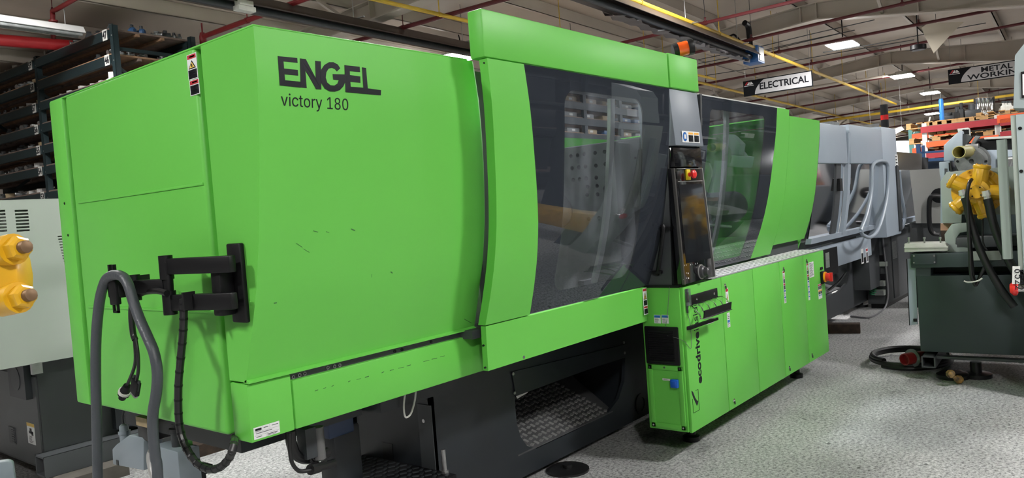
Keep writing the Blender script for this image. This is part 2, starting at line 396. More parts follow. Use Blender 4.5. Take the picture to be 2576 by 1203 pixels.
# ---- pipes
REDPIPE3 = mat('mid_red_pipe_paint', (.20, .016, .018), .5, noise=.15)
def pipe(name, label, cat, group, a, b, r, m, hang=3.05, hm=None, n=10):
    t = thing(name, label, cat, (a + b) / 2, group)
    MB().cyl(a, b, r, n=n).build('pipe', m, t)
    L = (b - a).length; d = (b - a) / L; q = 1.1
    while q < L:
        p = a + d * q; yb = p.dot(BY)
        if zroof(yb) - .01 > p.z + r: MB().cyl(p, Vector((p.x, p.y, zroof(yb) - .01)), .008, n=5).lathe(p - d * .02, d, [(0, r * 1.25), (.04, r * 1.25)], 8).build('hanger', m, t)
        q += hang
    return t
for xp, z0, sl in ((12.41, 4.47, -.022), (14.71, 4.53, -.036), (16.43, 4.49, -.013), (18.9, 4.53, -.021), (23.6, 4.54, -.03), (26.8, 4.5, -.03), (32, 4.5, -.03), (36.5, 4.5, -.03), (42, 4.5, -.03), (50, 4.5, -.03)):
    zz = lambda y: z0 + .035 + sl * (y - YR)
    t = thing('sprinkler_pipe', 'dark red sprinkler pipe running across the hall under the roof', 'pipe', bw(xp, YR, z0), 'red sprinkler pipes')
    MB().tube([bw(xp, 11., zz(11.)), bw(xp, -3.5, zz(-3.5))], .029, 8).build('pipe', REDPIPE, t)
    q = -3.
    while q < 11:
        MB().cyl(bw(xp, q, zz(q) + .02), bw(xp, q, zroof(q) - .02), .005, n=5).build('hanger', PARTD, t)
        MB().lathe(bw(xp, q - .03, zz(q)), BY, [(0, .038), (.06, .038)], 8).lathe(bw(xp, q, zz(q) + .025), UZ, [(0, .016), (.05, .016), (.06, .026), (.07, .01)], 8).build('sprinkler_head', REDPIPE, t)
        q += 2.6
def px_pipe(name, label, cat, p, q, z, r, m, ext=(0, 0), group=None, zp=None, n=10):
    a, b = on_z(*p, z), on_z(*q, z if zp is None else zp)
    d = (b - a).normalized(); return pipe(name, label, cat, group, a - d * ext[0], b + d * ext[1], r, m, n=n)
t = px_pipe('sprinkler_pipe', 'bright red pipe elbowing down beside the end of the dark rack', 'pipe', (512, 92), (760, 0), 4.45, .035, REDPIPE3, (0, 3))
q = on_z(510, 93, 4.45); MB().lathe(q - UZ * .6, UZ, [(0, .035), (.42, .035), (.42, .07), (.45, .07), (.45, .05), (.6, .05), (.66, .035), (.66, .012), (.8, .012)], 12).build('drop_leg', REDPIPE3, t)
px_pipe('sprinkler_pipe', 'dark red pipe crossing behind the long heater tube', 'pipe', (887, 105), (1240, 6), 4.45, .032, REDPIPE, (0, 6))
px_pipe('water_pipe', 'cream painted pipe running alongside a red sprinkler pipe', 'pipe', (1832, 250), (2250, 188), 4.5, .035, CREAM, (3, 3), zp=4.6)
t = thing('riser_pipe', 'red sprinkler riser with an elbow above the white reflector', 'pipe', on_bx(133, 60, 4.75))
a = on_bx(134, 98, 4.75); b = on_bx(132, 32, 4.75); c = on_bx(142, 24, 4.75)
MB().tube([a, b - UZ * .03, b + UZ * .02, c, on_bx(205, -12, 4.75)], .03, 12).lathe(b - UZ * .12, UZ, [(0, .055), (.02, .055)], 14).build('pipe', REDPIPE3, t)
MB().lathe(b + UZ * .03, UZ, [(0, .02), (.04, .012), (.04, .006), (max(.06, zroof(b.dot(BY)) - b.z - .04), .006)], 8).build('hanger', REDPIPE, t)
px_pipe('main_pipe', 'thick bright red pipe hanging below the white reflector', 'pipe', (0, 101), (140, 112), 4.46, .08, REDPIPE2, (3, .3), n=18)
px_pipe('gas_pipe', 'long yellow gas pipe running beside the heater with the blue burner', 'pipe', (1600, 2), (2254, 262), 4.42, .034, YELPIPE, (4, 0))
px_pipe('gas_pipe', 'yellow gas pipe crossing the far end of the hall', 'pipe', (2135, 296), (2556, 238), 4.2, .045, YELPIPE, (6, 6))
px_pipe('gas_pipe', 'thin yellow gas pipe passing behind the black and white sign', 'pipe', (1757, 207), (2165, 306), 4.35, .03, YELPIPE, (3, 12))
px_pipe('gas_pipe', 'short yellow gas pipe above the green machine', 'pipe', (950, 0), (1180, 54), 4.4, .028, YELPIPE, (3, 9))
for i, (p, q) in enumerate((((1757, 160), (2150, 76)), ((1757, 150), (2200, 50)), ((1757, 168), (2110, 85)), ((1757, 193), (2300, 100)), ((2070, 132), (2480, 58)))):
    a, b = on_z(*p, 4.62 - .02 * i), on_z(*q, 4.7 - .02 * i)
    tag(MB().tube([a, (a * 2 + b) / 3 - UZ * .02, (a + b * 2) / 3, b], .009, 5, 3).build('conduit', PARTD), 'thin dark conduit strung across under the roof purlins', 'conduit', 'roof conduits')
# ---- radiant heaters
def heater(label, x0, x1, y, z, m, burner):
    t = thing('tube_heater', label, 'heater', bw((x0 + x1) / 2, y, z))
    pr = [(-.2, 0), (-.09, .14), (.09, .14), (.2, 0), (.195, -.005), (.085, .13), (-.085, .13), (-.195, -.005)]
    MB().prism([bw(x0, y + a, z + b) for a, b in pr], BX * (x1 - x0)).build('reflector', m, t, smooth=False)
    MB().cyl(bw(x0, y, z), bw(x1, y, z), .05, n=12).build('emitter_tube', PARTD, t)
    q = x0 + .6
    while q < x1:
        MB().cyl(bw(q, y, z + .13), bw(q, y, zroof(y) - .01), .007, n=5).bbox(q - .015, q + .015, y - .21, y + .21, z + .135, z + .15).build('hanger', STEEL, t)
        q += 2.4
    if burner:
        MB().bbox(x1 - .02, x1 + .36, y - .15, y + .15, z - .12, z + .2).build('burner_box', mat('blue_enamel', (.02, .12, .36), .4), t, bevel=.01)
        MB().bbox(x1 + .03, x1 + .31, y - .162, y - .15, z - .09, z + .17).build('burner_lid', PARTW, t, bevel=.004)
        MB().tube([bw(x1 + .15, y + .05, z + .2), bw(x1 + .15, y + .05, z + .45), bw(x1 + .1, y + .05, z + .62), bw(x1 - .05, y + .06, z + .66)], .055, 10, 4).build('flue', BLACK, t)
        MB().tube([bw(x1, y + .1, z + .2), bw(x1 - .1, y + .25, z + .45), bw(x1 - .25, y + .3, z + .42)], .02, 6, 4).build('hook', BLACK, t)
    return t
BROWNM = mat('brown_reflector', (.085, .065, .055), .4, metal=.3)
h1 = heater('long black tube heater with brown reflector above the green machine', 2.2, 11.6, 8.05, 4.31, BROWNM, False)
h2 = heater('dark tube heater ending in a blue burner box', 6.5, 15.0, 4.93, 4.26, BROWNM, True)
# torn foil under the second heater
rows = []
for i in range(60):
    q = 9.5 + i * .09
    rows.append([bw(q, 4.93 + .21 + random.uniform(-.01, .01), 4.26), bw(q, 4.93 + .2 + random.uniform(-.04, .02), 4.22 - random.uniform(0, .05)), bw(q, 4.86 + random.uniform(-.05, .05), 4.17 - random.uniform(0, .06))])
MB().grid(rows).build('torn_foil', mat('foil', (.4, .4, .42), .3, metal=.9), h2)
q = on_z(615, 19, 4.25); tag(MB().bbox(q.dot(BX) - .12, q.dot(BX) + .12, q.dot(BY) - .06, q.dot(BY) + .06, 4.2, 4.26).bbox(q.dot(BX) - .1, q.dot(BX) + .1, q.dot(BY) - .05, q.dot(BY) + .05, 4.262, 4.33).build('lamp_end_box', PARTW, bevel=.008), 'small white box hung beside the long heater', 'box')
# ---- hanging department signs
def sign(label, x, y0, y1, z0, z1, lines):
    t = thing('hanging_sign', label, 'sign', bw(x, (y0 + y1) / 2, z0))
    H = z1 - z0; W_ = y0 - y1
    def P(u, v): return bw(x, y0 - u * H, z0 + v * H)
    A = W_ / H
    MB().prism([P(0, 0), P(A, 0), P(A, 1), P(0, 1)], BX * .03).build('board', mat('sign_black', (.008, .009, .011), .8, spec=.2), t)
    arc = [(.74 + .55 * (1 - math.cos(math.pi / 2 * i / 10)) , .06 + .86 * math.sin(math.pi / 2 * i / 10)) for i in range(11)]
    arc = [(.74, .06)] + [(.74 + .62 * (i / 10) ** 2.0, .06 + .88 * (i / 10)) for i in range(11)]
    MB().prism([P(u, v) - BX * .001 for u, v in arc + [(A - .06, .94), (A - .06, .06)]], -BX * .003).build('white_field', mat('sign_white', (.52, .52, .53), .7), t, smooth=False)
    MB().prism([P(u, v) - BX * .001 for u, v in ((.10, .72), (.26, .93), (.36, .93), (.20, .72))], -BX * .004).build('red_stripe', REDI, t)
    MB().prism([P(u, v) - BX * .001 for u, v in ((.24, .72), (.40, .92), (.46, .84), (.38, .72))], -BX * .004).prism([P(u, v) - BX * .001 for u, v in ((.41, .72), (.50, .84), (.47, .90), (.55, .90), (.68, .72))], -BX * .004).prism([P(u, v) - BX * .001 for u, v in ((.07, .64), (.70, .64), (.70, .67), (.07, .67))], -BX * .004).build('logo', WHITE, t, smooth=False)
    for s_, u0, v0, w, h in lines:
        mb = MB(); put_text(mb, s_, P(u0, v0) - BX * .006, -BY, UZ, w * H, h * H, .002, bold=.02, inter=False)
        mb.build('lettering', INK, t, smooth=False)
    for u in (.15, A - .15): MB().cyl(P(u, 1) + BX * .015, bw(x + .015, y0 - u * H, zroof(y0 - u * H) - .01), .004, n=5).build('wire', STEEL, t)
sign('black and white hanging sign reading ELECTRICAL', 18.36, 6.26, 4.66, 3.945, 4.31, [('ELECTRICAL', 1.08, .30, 3.08, .44)])
sign('black and white hanging sign reading METAL WORKING', 21.9, 2.35, .62, 3.935, 4.30, [('METAL', 1.92, .52, 1.75, .34), ('WORKING', 1.10, .12, 3.3, .34)])
# torn insulation
p = [on_bx(u, v, 17.5) for u, v in ((2318, 70), (2335, 58), (2425, 55), (2400, 78), (2349, 134), (2328, 95))]
tag(MB().prism(p, BX * .012).build('torn_insulation', mat('cream_fabric', (.50, .45, .36), .8), smooth=False), 'torn triangular flap of cream roof insulation hanging down', 'insulation')
p = [on_bx(u, v, 24.5) for u, v in ((2190, 322), (2225, 332), (2268, 318), (2275, 326), (2245, 342), (2222, 348), (2196, 336))]
t = thing('drooping_insulation', 'sagging grey flap of roof insulation behind the beacon', 'insulation', p[5])
MB().prism(p, BX * .02).build('flap', mat('grey_fabric', (.33, .31, .30), .8), t, smooth=False)
for q in (p[0], p[2]): MB().cyl(q, Vector((q.x, q.y, zroof(q.dot(BY)) - .01)), .004, n=5).build('wire', STEEL, t)
c = on_z(2310, 120, 4.32)
t = thing('ceiling_horn', 'small black round horn hung under a red pipe', 'speaker', c)
MB().lathe(c - UZ * .05, UZ, [(0, .13), (.02, .15), (.1, .15), (.12, .06)], 16).build('horn', BLACK, t); MB().cyl(c + UZ * .05, Vector((c.x, c.y, zroof(c.dot(BY)) - .01)), .012, n=6).build('rod', BLACK, t)
# ================================================================== the green injection moulding machine
PC = [(.80, 2.418), (1.036, 2.423), (1.20, 2.365), (1.352, 2.313), (1.539, 2.267), (1.67, 2.244), (1.80, 2.224), (1.927, 2.209), (2.054, 2.198), (2.228, 2.196)]
PD = [(1.06, 2.30), (1.18, 2.253), (1.30, 2.21), (1.41, 2.178), (1.53, 2.15), (1.67, 2.127), (1.81, 2.108), (1.93, 2.092), (2.04, 2.08), (2.21, 2.07)]
def pc(z): return lerp(z, PC)
def pd(z): return lerp(z, PD)
def on_prof(px, py, prof, lo=1., hi=14.):
    for _ in range(45):
        m_ = (lo + hi) / 2; q = on_x(px, py, m_)
        if q.y > prof(q.z): hi = m_
        else: lo = m_
    return q
def smoothfit(pts):       # quadratic through a traced edge
    import numpy as np
    c_ = np.polyfit([p[0] for p in pts], [p[1] for p in pts], 2); return lambda z: float(c_[0] * z * z + c_[1] * z + c_[2])
def zs(z0, z1, n=18): return [z0 + (z1 - z0) * i / n for i in range(n + 1)]
def sheet(zl, xl, xr, prof, th, off=0., nx=3):
    mb = MB(); F = []; Bk = []
    for z in zl:
        a, b = xl(z), xr(z)
        F.append([V(a + (b - a) * i / nx, prof(z) + off, z) for i in range(nx + 1)])
        Bk.append([p + V(0, th, 0) for p in F[-1]])
    mb.grid(F); mb.grid(Bk)
    for i in (0, -1):
        mb.grid([[r[i] for r in F], [r[i] for r in Bk]])
        mb.grid([F[i], Bk[i]])
    return mb
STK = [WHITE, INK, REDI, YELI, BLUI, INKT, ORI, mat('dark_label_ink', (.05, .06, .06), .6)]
def sticker(parent, name, tl, u, v, w, h, els=(), label=None):
    """thin label; els are (x0, y0, x1, y1, colour) blocks or ('tri', cx, y0, y1, half) in fractions, y down"""
    n = u.cross(-v).normalized(); mb = MB()
    def P(a, b, o): return tl + u * (a * w) + v * (b * h) + n * o
    mb.mat(0).prism([P(0, 0, .0006), P(1, 0, .0006), P(1, 1, .0006), P(0, 1, .0006)], n * .0008)
    for e in els:
        if e[0] == 'tri':
            _, cx, a, b, hw = e
            mb.mat(1).prism([P(cx - hw, b, .0016), P(cx + hw, b, .0016), P(cx, a, .0016)], n * .0004)
            mb.mat(3).prism([P(cx - hw * .72, b - (b - a) * .1, .0022), P(cx + hw * .72, b - (b - a) * .1, .0022), P(cx, a + (b - a) * .22, .0022)], n * .0004)
            mb.mat(1).prism([P(cx - hw * .15, b - (b - a) * .2, .0028), P(cx + hw * .15, b - (b - a) * .2, .0028), P(cx + hw * .1, a + (b - a) * .45, .0028), P(cx - hw * .1, a + (b - a) * .45, .0028)], n * .0004)
        else:
            x0, y0, x1, y1, m_ = e
            mb.mat(m_).prism([P(x0, y0, .0016), P(x1, y0, .0016), P(x1, y1, .0016), P(x0, y1, .0016)], n * .0004)
    o = mb.build(name, STK, parent, smooth=False)
    if label: o['label'] = label
    return o
def lines(x0, x1, y0, y1, n, m_=5):
    out = []; s = (y1 - y0) / n
    for i in range(n): out.append((x0, y0 + s * i + s * .25, x0 + (x1 - x0) * random.uniform(.55, 1), y0 + s * i + s * .7, m_))
    return out
EX, EY = V(1, 0, 0), V(0, 1, 0)
MX = 1.444
mach = thing('injection_moulding_machine', 'large bright green injection moulding machine with ENGEL victory 180 lettering', 'machine', (4., 3.1, 0))
# ---- clamp end
MB().box(MX + .05, 2.44, 2.52, 3.86, .86, 2.2).build('clamp_body', GREEN, mach)
def onmx(a, b): return on_x(a, b, MX)
ep = MB().box(MX, MX + .05, 2.575, 3.712, .832, 2.235).build('end_panel', GREEN, mach, bevel=.016, seg=3)
for p, q in (((192, 511), (512, 462)), ((220, 772), (543, 785))):
    a, b = onmx(*p), onmx(*q); a.y = min(a.y, 3.66)
    MB().obox((a + b) / 2 - EX * .001, ((b - a).normalized(), EX, UZ), ((b - a).length / 2, .004, .005)).build('fold_line', GREEN, ep, bevel=.002)
es = MB().box(MX - .004, MX + .05, 3.742, 3.885, .826, 2.235).build('end_strip', GREEN, mach, bevel=.01)
for a, b in ((165, 512), (174, 592)):
    q = onmx(a, b); MB().cyl(q - EX * .001, q - EX * .006, .006, n=10).build('screw_or_hole', BLACK, es)  # black discs in place of dark bolt holes
zl = zs(1.04, 2.228, 22)
cv = MB()
poly = [V(MX, pc(z), z) for z in zl] + [V(MX, 2.528, 2.228), V(MX, 2.528, 1.04)]
cv.prism(poly, EX * (2.425 - MX))
CR = [(1187, 160), (1200, 230), (1209, 320), (1215, 413), (1217, 500), (1214, 600), (1207, 700), (1192, 822)]
cre = smoothfit(sorted((lambda q: (q.z, q.x))(on_prof(a, b, pc)) for a, b in CR))
F = []
for z in zl:
    x_ = cre(z); F.append([V(2.425, pc(z), z), V(x_, pc(z), z), V(x_ + .02, pc(z) + .012, z), V(x_ + .035, pc(z) + .035, z), V(x_ + .037, pc(z) + .10, z)])
cv.grid(F)
cover = cv.build('clamp_cover', GREEN, mach)
MB().prism([V(MX, pc(1.04), 1.05), V(MX, pc(1.04) - .016, 1.042), V(MX, pc(1.04) - .016, 1.036), V(MX, pc(1.04) + .02, 1.036)], EX * (cre(1.04) - MX)).build('cover_lip', GREEN, cover)
MB().box(MX, 2.48, 2.2, 3.88, 2.2285, 2.236).build('top_cover', GREEN, mach, bevel=.003)
# the end face below the cover seam and the skirts
sk = MB().prism([V(MX, 2.42, .826), V(MX, 2.42, 1.032), V(MX, 2.528, 1.032), V(MX, 2.528, .826)], EX * (1.622 - MX)).build('corner_skirt', GREEN, mach, bevel=.004)
lsk = MB().box(1.628, 2.69, 2.42, 2.45, .826, 1.008).build('long_skirt', GREEN, mach, bevel=.006)
rail = MB().box(1.6, 2.69, 2.437, 2.5, .99, 1.05).build('gap_rail', BASE2, mach)
for a, b in ((737, 949), (753, 944), (766, 940), (824, 925), (841, 922), (854, 919), (993, 884), (1011, 880), (1084, 860)):
    q = on_y(a, b, 2.437); MB().lathe(q + EY * .001, -EY, [(0, .007), (.004, .007), (.004, .0045), (.001, .0045)], 10).build('bolt', BLACK if a > 860 else STEEL, rail)
q0 = on_y(637, 1080, 2.42); q1 = on_y(702, 1062, 2.42)
w_, h_ = (q1.x - q0.x), .042
sticker(sk, 'type_plate', V(q0.x, 2.42, q0.z + .003), EX, -UZ, w_, h_, [(.06, .12, .30, .30, 1), (.34, .08, .342, .42, 1), (.02, .42, .98, .43, 1), (.02, .70, .98, .71, 1), (.45, .70, .455, 1, 1), (.62, .05, .624, .42, 1), (.07, .33, .26, .37, 5)] + [(.38, .15, .56, .22, 5), (.7, .16, .95, .22, 5), (.08, .5, .7, .56, 5), (.08, .8, .3, .86, 5), (.5, .8, .9, .85, 1), (.5, .9, .85, .94, 5)], 'small white and blue type plate reading ENGEL')
# danger labels on the end panel
q = onmx(470, 140)
sticker(ep, 'danger_label', V(MX, q.y, q.z), -EY, -UZ, .066, .090, [(.06, .03, .94, .19, 2), (.3, .08, .8, .14, 0), ('tri', .5, .25, .58, .38), (.06, .62, .94, .97, 1)] + lines(.15, .85, .65, .95, 7, 5), 'danger label with a yellow warning triangle')
q = onmx(477, 204)
sticker(ep, 'danger_label', V(MX, q.y, q.z), -EY, -UZ, .066, .055, [(.06, .05, .94, .3, 2), (.3, .12, .8, .22, 0), (.06, .36, .94, .95, 1)] + lines(.15, .85, .42, .9, 6, 5), 'danger label with a black text block')
# ---- ENGEL logo, traced as flat lettering lying on the cover
def logo_poly(pts):
    q = [on_prof(a, b, pc) for a, b in pts]
    return q
def decal(name, polys, m_, parent, conv=None):
    for pts in polys:
        q = conv(pts) if conv else [on_prof(a, b, pc) for a, b in pts]
        MB().prism([p - EY * .0006 for p in q], -EY * .0008).build(name, m_, parent, smooth=False)
def lg(x, y): return (600 + x / 2.0046, y / 2.0046)
def Lg(*pts): return [lg(*p) for p in pts]
# first E joined to N, G, E and L (pixel outlines)
ENGEL = [
    Lg((197, 283), (295, 293), (297, 317), (226, 310), (229, 346), (298, 353), (300, 382), (231, 375), (234, 405), (318, 413), (312, 442), (207, 431)),
    Lg((309, 295), (338, 298), (389, 395), (386, 307), (414, 310), (417, 452), (391, 450), (336, 355), (343, 444), (312, 441)),
    Lg((534, 329), (610, 337), (612, 364), (560, 359), (561, 379), (613, 386), (614, 418), (563, 413), (565, 438), (612, 441), (614, 472), (539, 465)),
    Lg((622, 340), (642, 343), (651, 446), (718, 455), (717, 481), (612, 472), (612, 441), (629, 443)),
]
gout = [(512, 345), (500, 326), (478, 314), (455, 314), (432, 328), (416, 352), (412, 385), (417, 420), (434, 447), (458, 461), (484, 463), (510, 455), (528, 436), (540, 408), (540, 382), (560, 379), (560, 350), (536, 352), (536, 376), (474, 374), (477, 402), (505, 404), (498, 422), (482, 432), (462, 430), (446, 416), (439, 392), (442, 365), (453, 347), (470, 342), (486, 348), (495, 361)]
gv, gf = curve_mesh([gout], .0004)
decal('logo_letter', ENGEL, INK, cover)
mb = MB(); mb.add([on_prof(*lg(p.x, p.y), pc) - EY * (.0011 + p.z * 0 + (.0004 if p.z > 0 else 0)) for p in gv], gf)
mb.build('logo_letter', INK, cover, smooth=False)
a = on_prof(707, 262, pc); b = on_prof(876, 271, pc)
vs_, fs_, (tx0, tx1, ty0, ty1) = text_mesh('victory 180', .5, 0.)
mb = MB(); W_ = b.x - a.x; zb_ = on_prof(709, 274.5, pc).z; zt_ = on_prof(712, 234, pc).z
mb.add([(lambda X_, Z_, d: V(X_, pc(Z_) - .0007 - d * .0006, Z_))(a.x + (p.x - tx0) / (tx1 - tx0) * W_, zb_ + (p.y - ty0) / (ty1 - ty0) * (zt_ - zb_) , p.z) for p in vs_], fs_)
mb.build('lettering', INK, cover, smooth=False)
# dark sheet standing in for the shaded gap between cover and door
sheet(zs(1.065, 2.215, 16), lambda z: 2.43, lambda z: 2.82, pc, .02, off=.105, nx=1).build('gap_shade_sheet', BASE2, mach)
# ---- header
def header(name, x0, x1, z0, z1, y=2.07, d=.12):
    return MB().box(x0, x1, y, y + d, z0, z1).build(name, GREEN, mach, bevel=.008)
hd = header('door_header', 2.44, 4.072, 2.217, 2.418, d=.08)
hb = header('header_box', 4.088, 4.465, 2.222, 2.424)
MB().box(4.06, 4.1, 2.085, 2.2, 2.225, 2.41).build('header_joint', GREEN_IN, mach)
# beacon
bc = on_y(1722, 122, 2.14); ax = V(.62, -.75, .16).normalized()
bec = MB().lathe(bc - ax * .075, ax, [(0, .02), (.0, .042), (.03, .044), (.031, .046)], 18).build('beacon', BLACK, mach)
MB().lathe(bc - ax * .044, ax, [(0, .045), (.062, .045)], 18).build('orange_lens', mat('orange_lens', (.75, .09, .008), .2, coat=.5), bec)
MB().lathe(bc + ax * .018, ax, [(0, .05), (.03, .05), (.036, .046), (.036, .0)], 20).build('cap', BLACK, bec)
MB().obox(bc + ax * .0548, (ax, V(.77, .63, 0), UZ), (.0008, .022, .004)).build('cap_mark', WHITE, bec)
MB().cyl(bc - ax * .06, bc - ax * .06 - UZ * .06, .014, n=10).build('stem', BLACK, bec)
# ---- sliding door
DL = [(1223.8, 147.5), (1231.8, 201.5), (1238.5, 265), (1242.5, 325), (1247, 413), (1249, 480), (1248, 559), (1244.5, 640), (1235, 723), (1223, 819)]
WL = [(1317, 163), (1330, 241), (1340.5, 325), (1348, 413), (1351, 493), (1352, 573), (1351, 640), (1343, 718), (1334, 793)]
dle = sorted((lambda q: (q.z, q.x))(on_prof(a, b, pd)) for a, b in DL)
wle = sorted((lambda q: (q.z, q.x))(on_prof(a, b, pd)) for a, b in WL)
dl, wl = smoothfit(dle), smoothfit(wle)
door = MB().box(dl(1.6) + .1, dl(1.6) + .14, 2.33, 2.36, .9, 2.18).build('door_frame', BASE2, mach)
ZB, ZT = 1.063, 2.212
sheet(zs(ZB, ZT), dl, wl, pd, .045).build('door_panel', GREEN, mach)
q = on_x(1217.5, 157, dl(2.19)); MB().cyl(V(dl(2.2) - .0005, pd(2.2) + .018, 2.195), V(dl(2.2) - .003, pd(2.2) + .018, 2.195), .004, n=10).build('screw_or_hole', BLACK, mach)  # dark bolt hole of the door drawn as a black disc
# skirt of the door: slightly flared
def psk(z): return 2.298 + (1.06 - z) * .06
dsk = sheet(zs(.852, 1.058, 4), lambda z: dl(1.06) + (1.06 - z) * .04, lambda z: 4.05, psk, .03).build('door_skirt', GREEN, mach)
for a, b in ((1231, 922), (1229, 866)):
    q = on_y(a, b, psk(.87) + .012); MB().cyl(V(dl(1.06) + .004, q.y, q.z), V(dl(1.06) - .003, q.y, q.z), .005, n=8).build('bolt', INK, dsk)
q = on_y(1318, 899, psk(.88)); MB().cyl(q, q - EY * .001, .008, n=12).build('sticker_dot', INKT, dsk)
WR = 4.068
c0 = Vector(((wl(1.6) + WR) / 2, 0, 0))
# printed border: clear field in the pane's own x and z
pane = sheet(zs(ZB + .004, ZT, 26), wl, lambda z: WR, pd, .008, nx=6)
lo = Vector([min(v[i] for v in pane.v) for i in range(3)]); hi = Vector([max(v[i] for v in pane.v) for i in range(3)])
ox, oz = (lo.x + hi.x) / 2, lo.z
fz0, fz1 = on_prof(1500, 712, pd).z, on_prof(1480, 232, pd).z
fx0, fx1 = on_prof(1419, 470, pd).x, on_prof(1614, 470, pd).x
PANE1 = pane_mat('door_pane', (.66, .68, .71), border=(.028, .033, .042), rect=(fx0 - ox, fx1 - ox, fz0 - oz, fz1 - oz, -.04), rad=.09, smear=.16, rough=.015)
win = pane.build('window_pane', PANE1, mach)
# stiffening bar behind the pane
bx_ = [on_prof(a, b, pd).x for a, b in ((1553, 250), (1551, 400), (1543, 560), (1524, 700))]
bxm = on_prof(1548, 450, pd).x
sheet(zs(1.14, 2.12), lambda z: bxm - .022, lambda z: bxm + .022, pd, .02, off=.03, nx=1).build('window_bar', ALU, mach)
hg = on_prof(1505, 702, pd)
MB().box(bxm - .09, bxm + .05, pd(1.12) + .03, pd(1.12) + .07, 1.10, 1.17).build('bar_bracket', BASE2, mach)
# strip of danger labels on the skirt
q = on_y(1613.5, 728, psk(.95))
sticker(dsk, 'danger_label', V(q.x, psk(1.05), 1.054), EX, -UZ, .048, .158, [(.06, .02, .94, .11, 2), ('tri', .5, .17, .42, .40), (.1, .46, .9, .65, 1), (.06, .69, .94, .76, 2), (.06, .78, .94, .97, 1)] + lines(.2, .8, .8, .95, 3, 5), 'tall danger label on the door skirt')
# ---- column with control panel
YC = 2.075
col = MB().prism([V(4.09, YC + .01, 2.22), V(4.09, YC - .012, 1.885), V(4.09, YC + .22, 1.885), V(4.09, YC + .22, 2.22)], EX * .375).build('column_cover', COLG, mach, bevel=.006)
q = on_y(1706, 329, YC)
sticker(col, 'notice_label', V(4.175, YC - .0115, 1.972), EX, -UZ, .235, .068, [(.36, .1, .62, .28, 6), (.68, .1, .95, .28, 6), (.36, .34, .62, .92, 1), (.68, .34, .95, .92, 1)] + lines(.4, .6, .4, .9, 5, 5) + lines(.71, .92, .4, .9, 5, 5), 'white notice with a blue read-manual sign')
MB().lathe(V(4.212, YC - .0125, 1.938), -EY, [(0, .028), (.001, .028)], 20).build('manual_sign', BLUI, col)
MB().box(4.199, 4.211, YC - .0155, YC - .0145, 1.925, 1.951).box(4.213, 4.225, YC - .0155, YC - .0145, 1.925, 1.951).build('manual_symbol', WHITE, col)
# side cheek between the door and the panel
fin = [V(4.085, pd(z) + .006, z) for z in zs(1.062, 1.87, 8)] + [V(4.085, 2.115, 1.87), V(4.085, 2.128, 1.56), V(4.085, 2.148, 1.062)]
MB().prism(fin, EX * .02).build('side_cheek', BASE2, mach, smooth=False)
MB().box(4.074, 4.11, 2.10, 2.33, 1.052, 1.066).build('cheek_foot', BLACK, mach)
hdl = MB().tube([V(4.07, 2.175, 1.40), V(4.05, 2.17, 1.415), V(4.04, 2.155, 1.40), V(4.055, 2.2, 1.22), V(4.07, 2.225, 1.15), V(4.08, 2.235, 1.13)], .012, 8, 5).build('door_handle', BLACK, mach)
MB().box(4.05, 4.085, 2.12, 2.19, 1.395, 1.415).build('handle_bracket', BLACK, mach, bevel=.004)
MB().box(4.06, 4.085, 2.2, 2.26, 1.135, 1.155).build('handle_bracket', BLACK, mach, bevel=.004)
MB().box(4.09, 4.46, YC + .06, YC + .24, 1.06, 1.885).build('column_core', BLACK, mach)
up = MB().prism([V(4.095, YC + .012, 1.877), V(4.095, YC + .005, 1.76), V(4.095, YC + .08, 1.76), V(4.095, YC + .08, 1.877)], EX * .37).build('upper_screen', BLACKG, mach, bevel=.003)
RAILM = mat('bronze_rail', (.12, .115, .11), .35, metal=.6)
def cpy(z): return YC + .004 - (1.75 - z) * .03
CPX = lambda z: 4.45 + (1.75 - z) * .06
body = MB().prism([V(4.083, cpy(1.752), 1.752), V(4.083, cpy(1.068), 1.068), V(4.083, cpy(1.068) + .05, 1.068), V(4.083, cpy(1.752) + .05, 1.752)], EX * .02)
cpf = MB().mat(0).prism([V(4.075, cpy(1.752), 1.752), V(4.075, cpy(1.07), 1.07), V(CPX(1.07), cpy(1.07), 1.07), V(CPX(1.752), cpy(1.752), 1.752)], EY * .045)
cpn = cpf.build('control_panel', BLACKG, mach, bevel=.003)
MB().prism([V(4.066, cpy(1.752) - .004, 1.752), V(4.066, cpy(1.07) - .004, 1.07), V(4.077, cpy(1.07) - .006, 1.07), V(4.077, cpy(1.752) - .006, 1.752)], EY * .016).build('side_rail', RAILM, cpn)
MB().prism([V(CPX(1.752), cpy(1.752) - .003, 1.752), V(CPX(1.07), cpy(1.07) - .003, 1.07), V(CPX(1.07) + .006, cpy(1.07) - .003, 1.07), V(CPX(1.752) + .006, cpy(1.752) - .003, 1.752)], EY * .04).build('side_rail', ALU, cpn)
SCRM = mat('screen_glass_', (.012, .013, .016), .05, coat=.8)
def cpp(a, b): 
    q = on_y(a, b, YC); q = on_y(a, b, cpy(q.z)); return q
a = cpp(1702, 462); b = cpp(1788, 660)
MB().prism([V(4.118, cpy(a.z) - .0006, 1.655), V(4.118, cpy(1.19) - .0006, 1.19), V(CPX(1.19) - .03, cpy(1.19) - .0006, 1.19), V(CPX(1.655) - .025, cpy(1.655) - .0006, 1.655)], -EY * .0012).build('screen', SCRM, cpn)
a = cpp(1729, 440)
MB().box(a.x - .026, a.x + .022, cpy(a.z) - .012, cpy(a.z), a.z - .032, a.z + .032).build('yellow_plate', mat('yellow_plastic', (.72, .55, .01), .4), cpn, bevel=.003)
nn = V(0, -1, .03).normalized(); ctr = V(a.x, cpy(a.z) - .012, a.z)
MB().lathe(ctr, nn, [(0, .013), (.022, .013), (.024, .026), (.036, .026), (.044, .015), (.045, 0)], 18).build('emergency_stop', mat('red_plastic', (.7, .02, .02), .35, coat=.4), cpn)
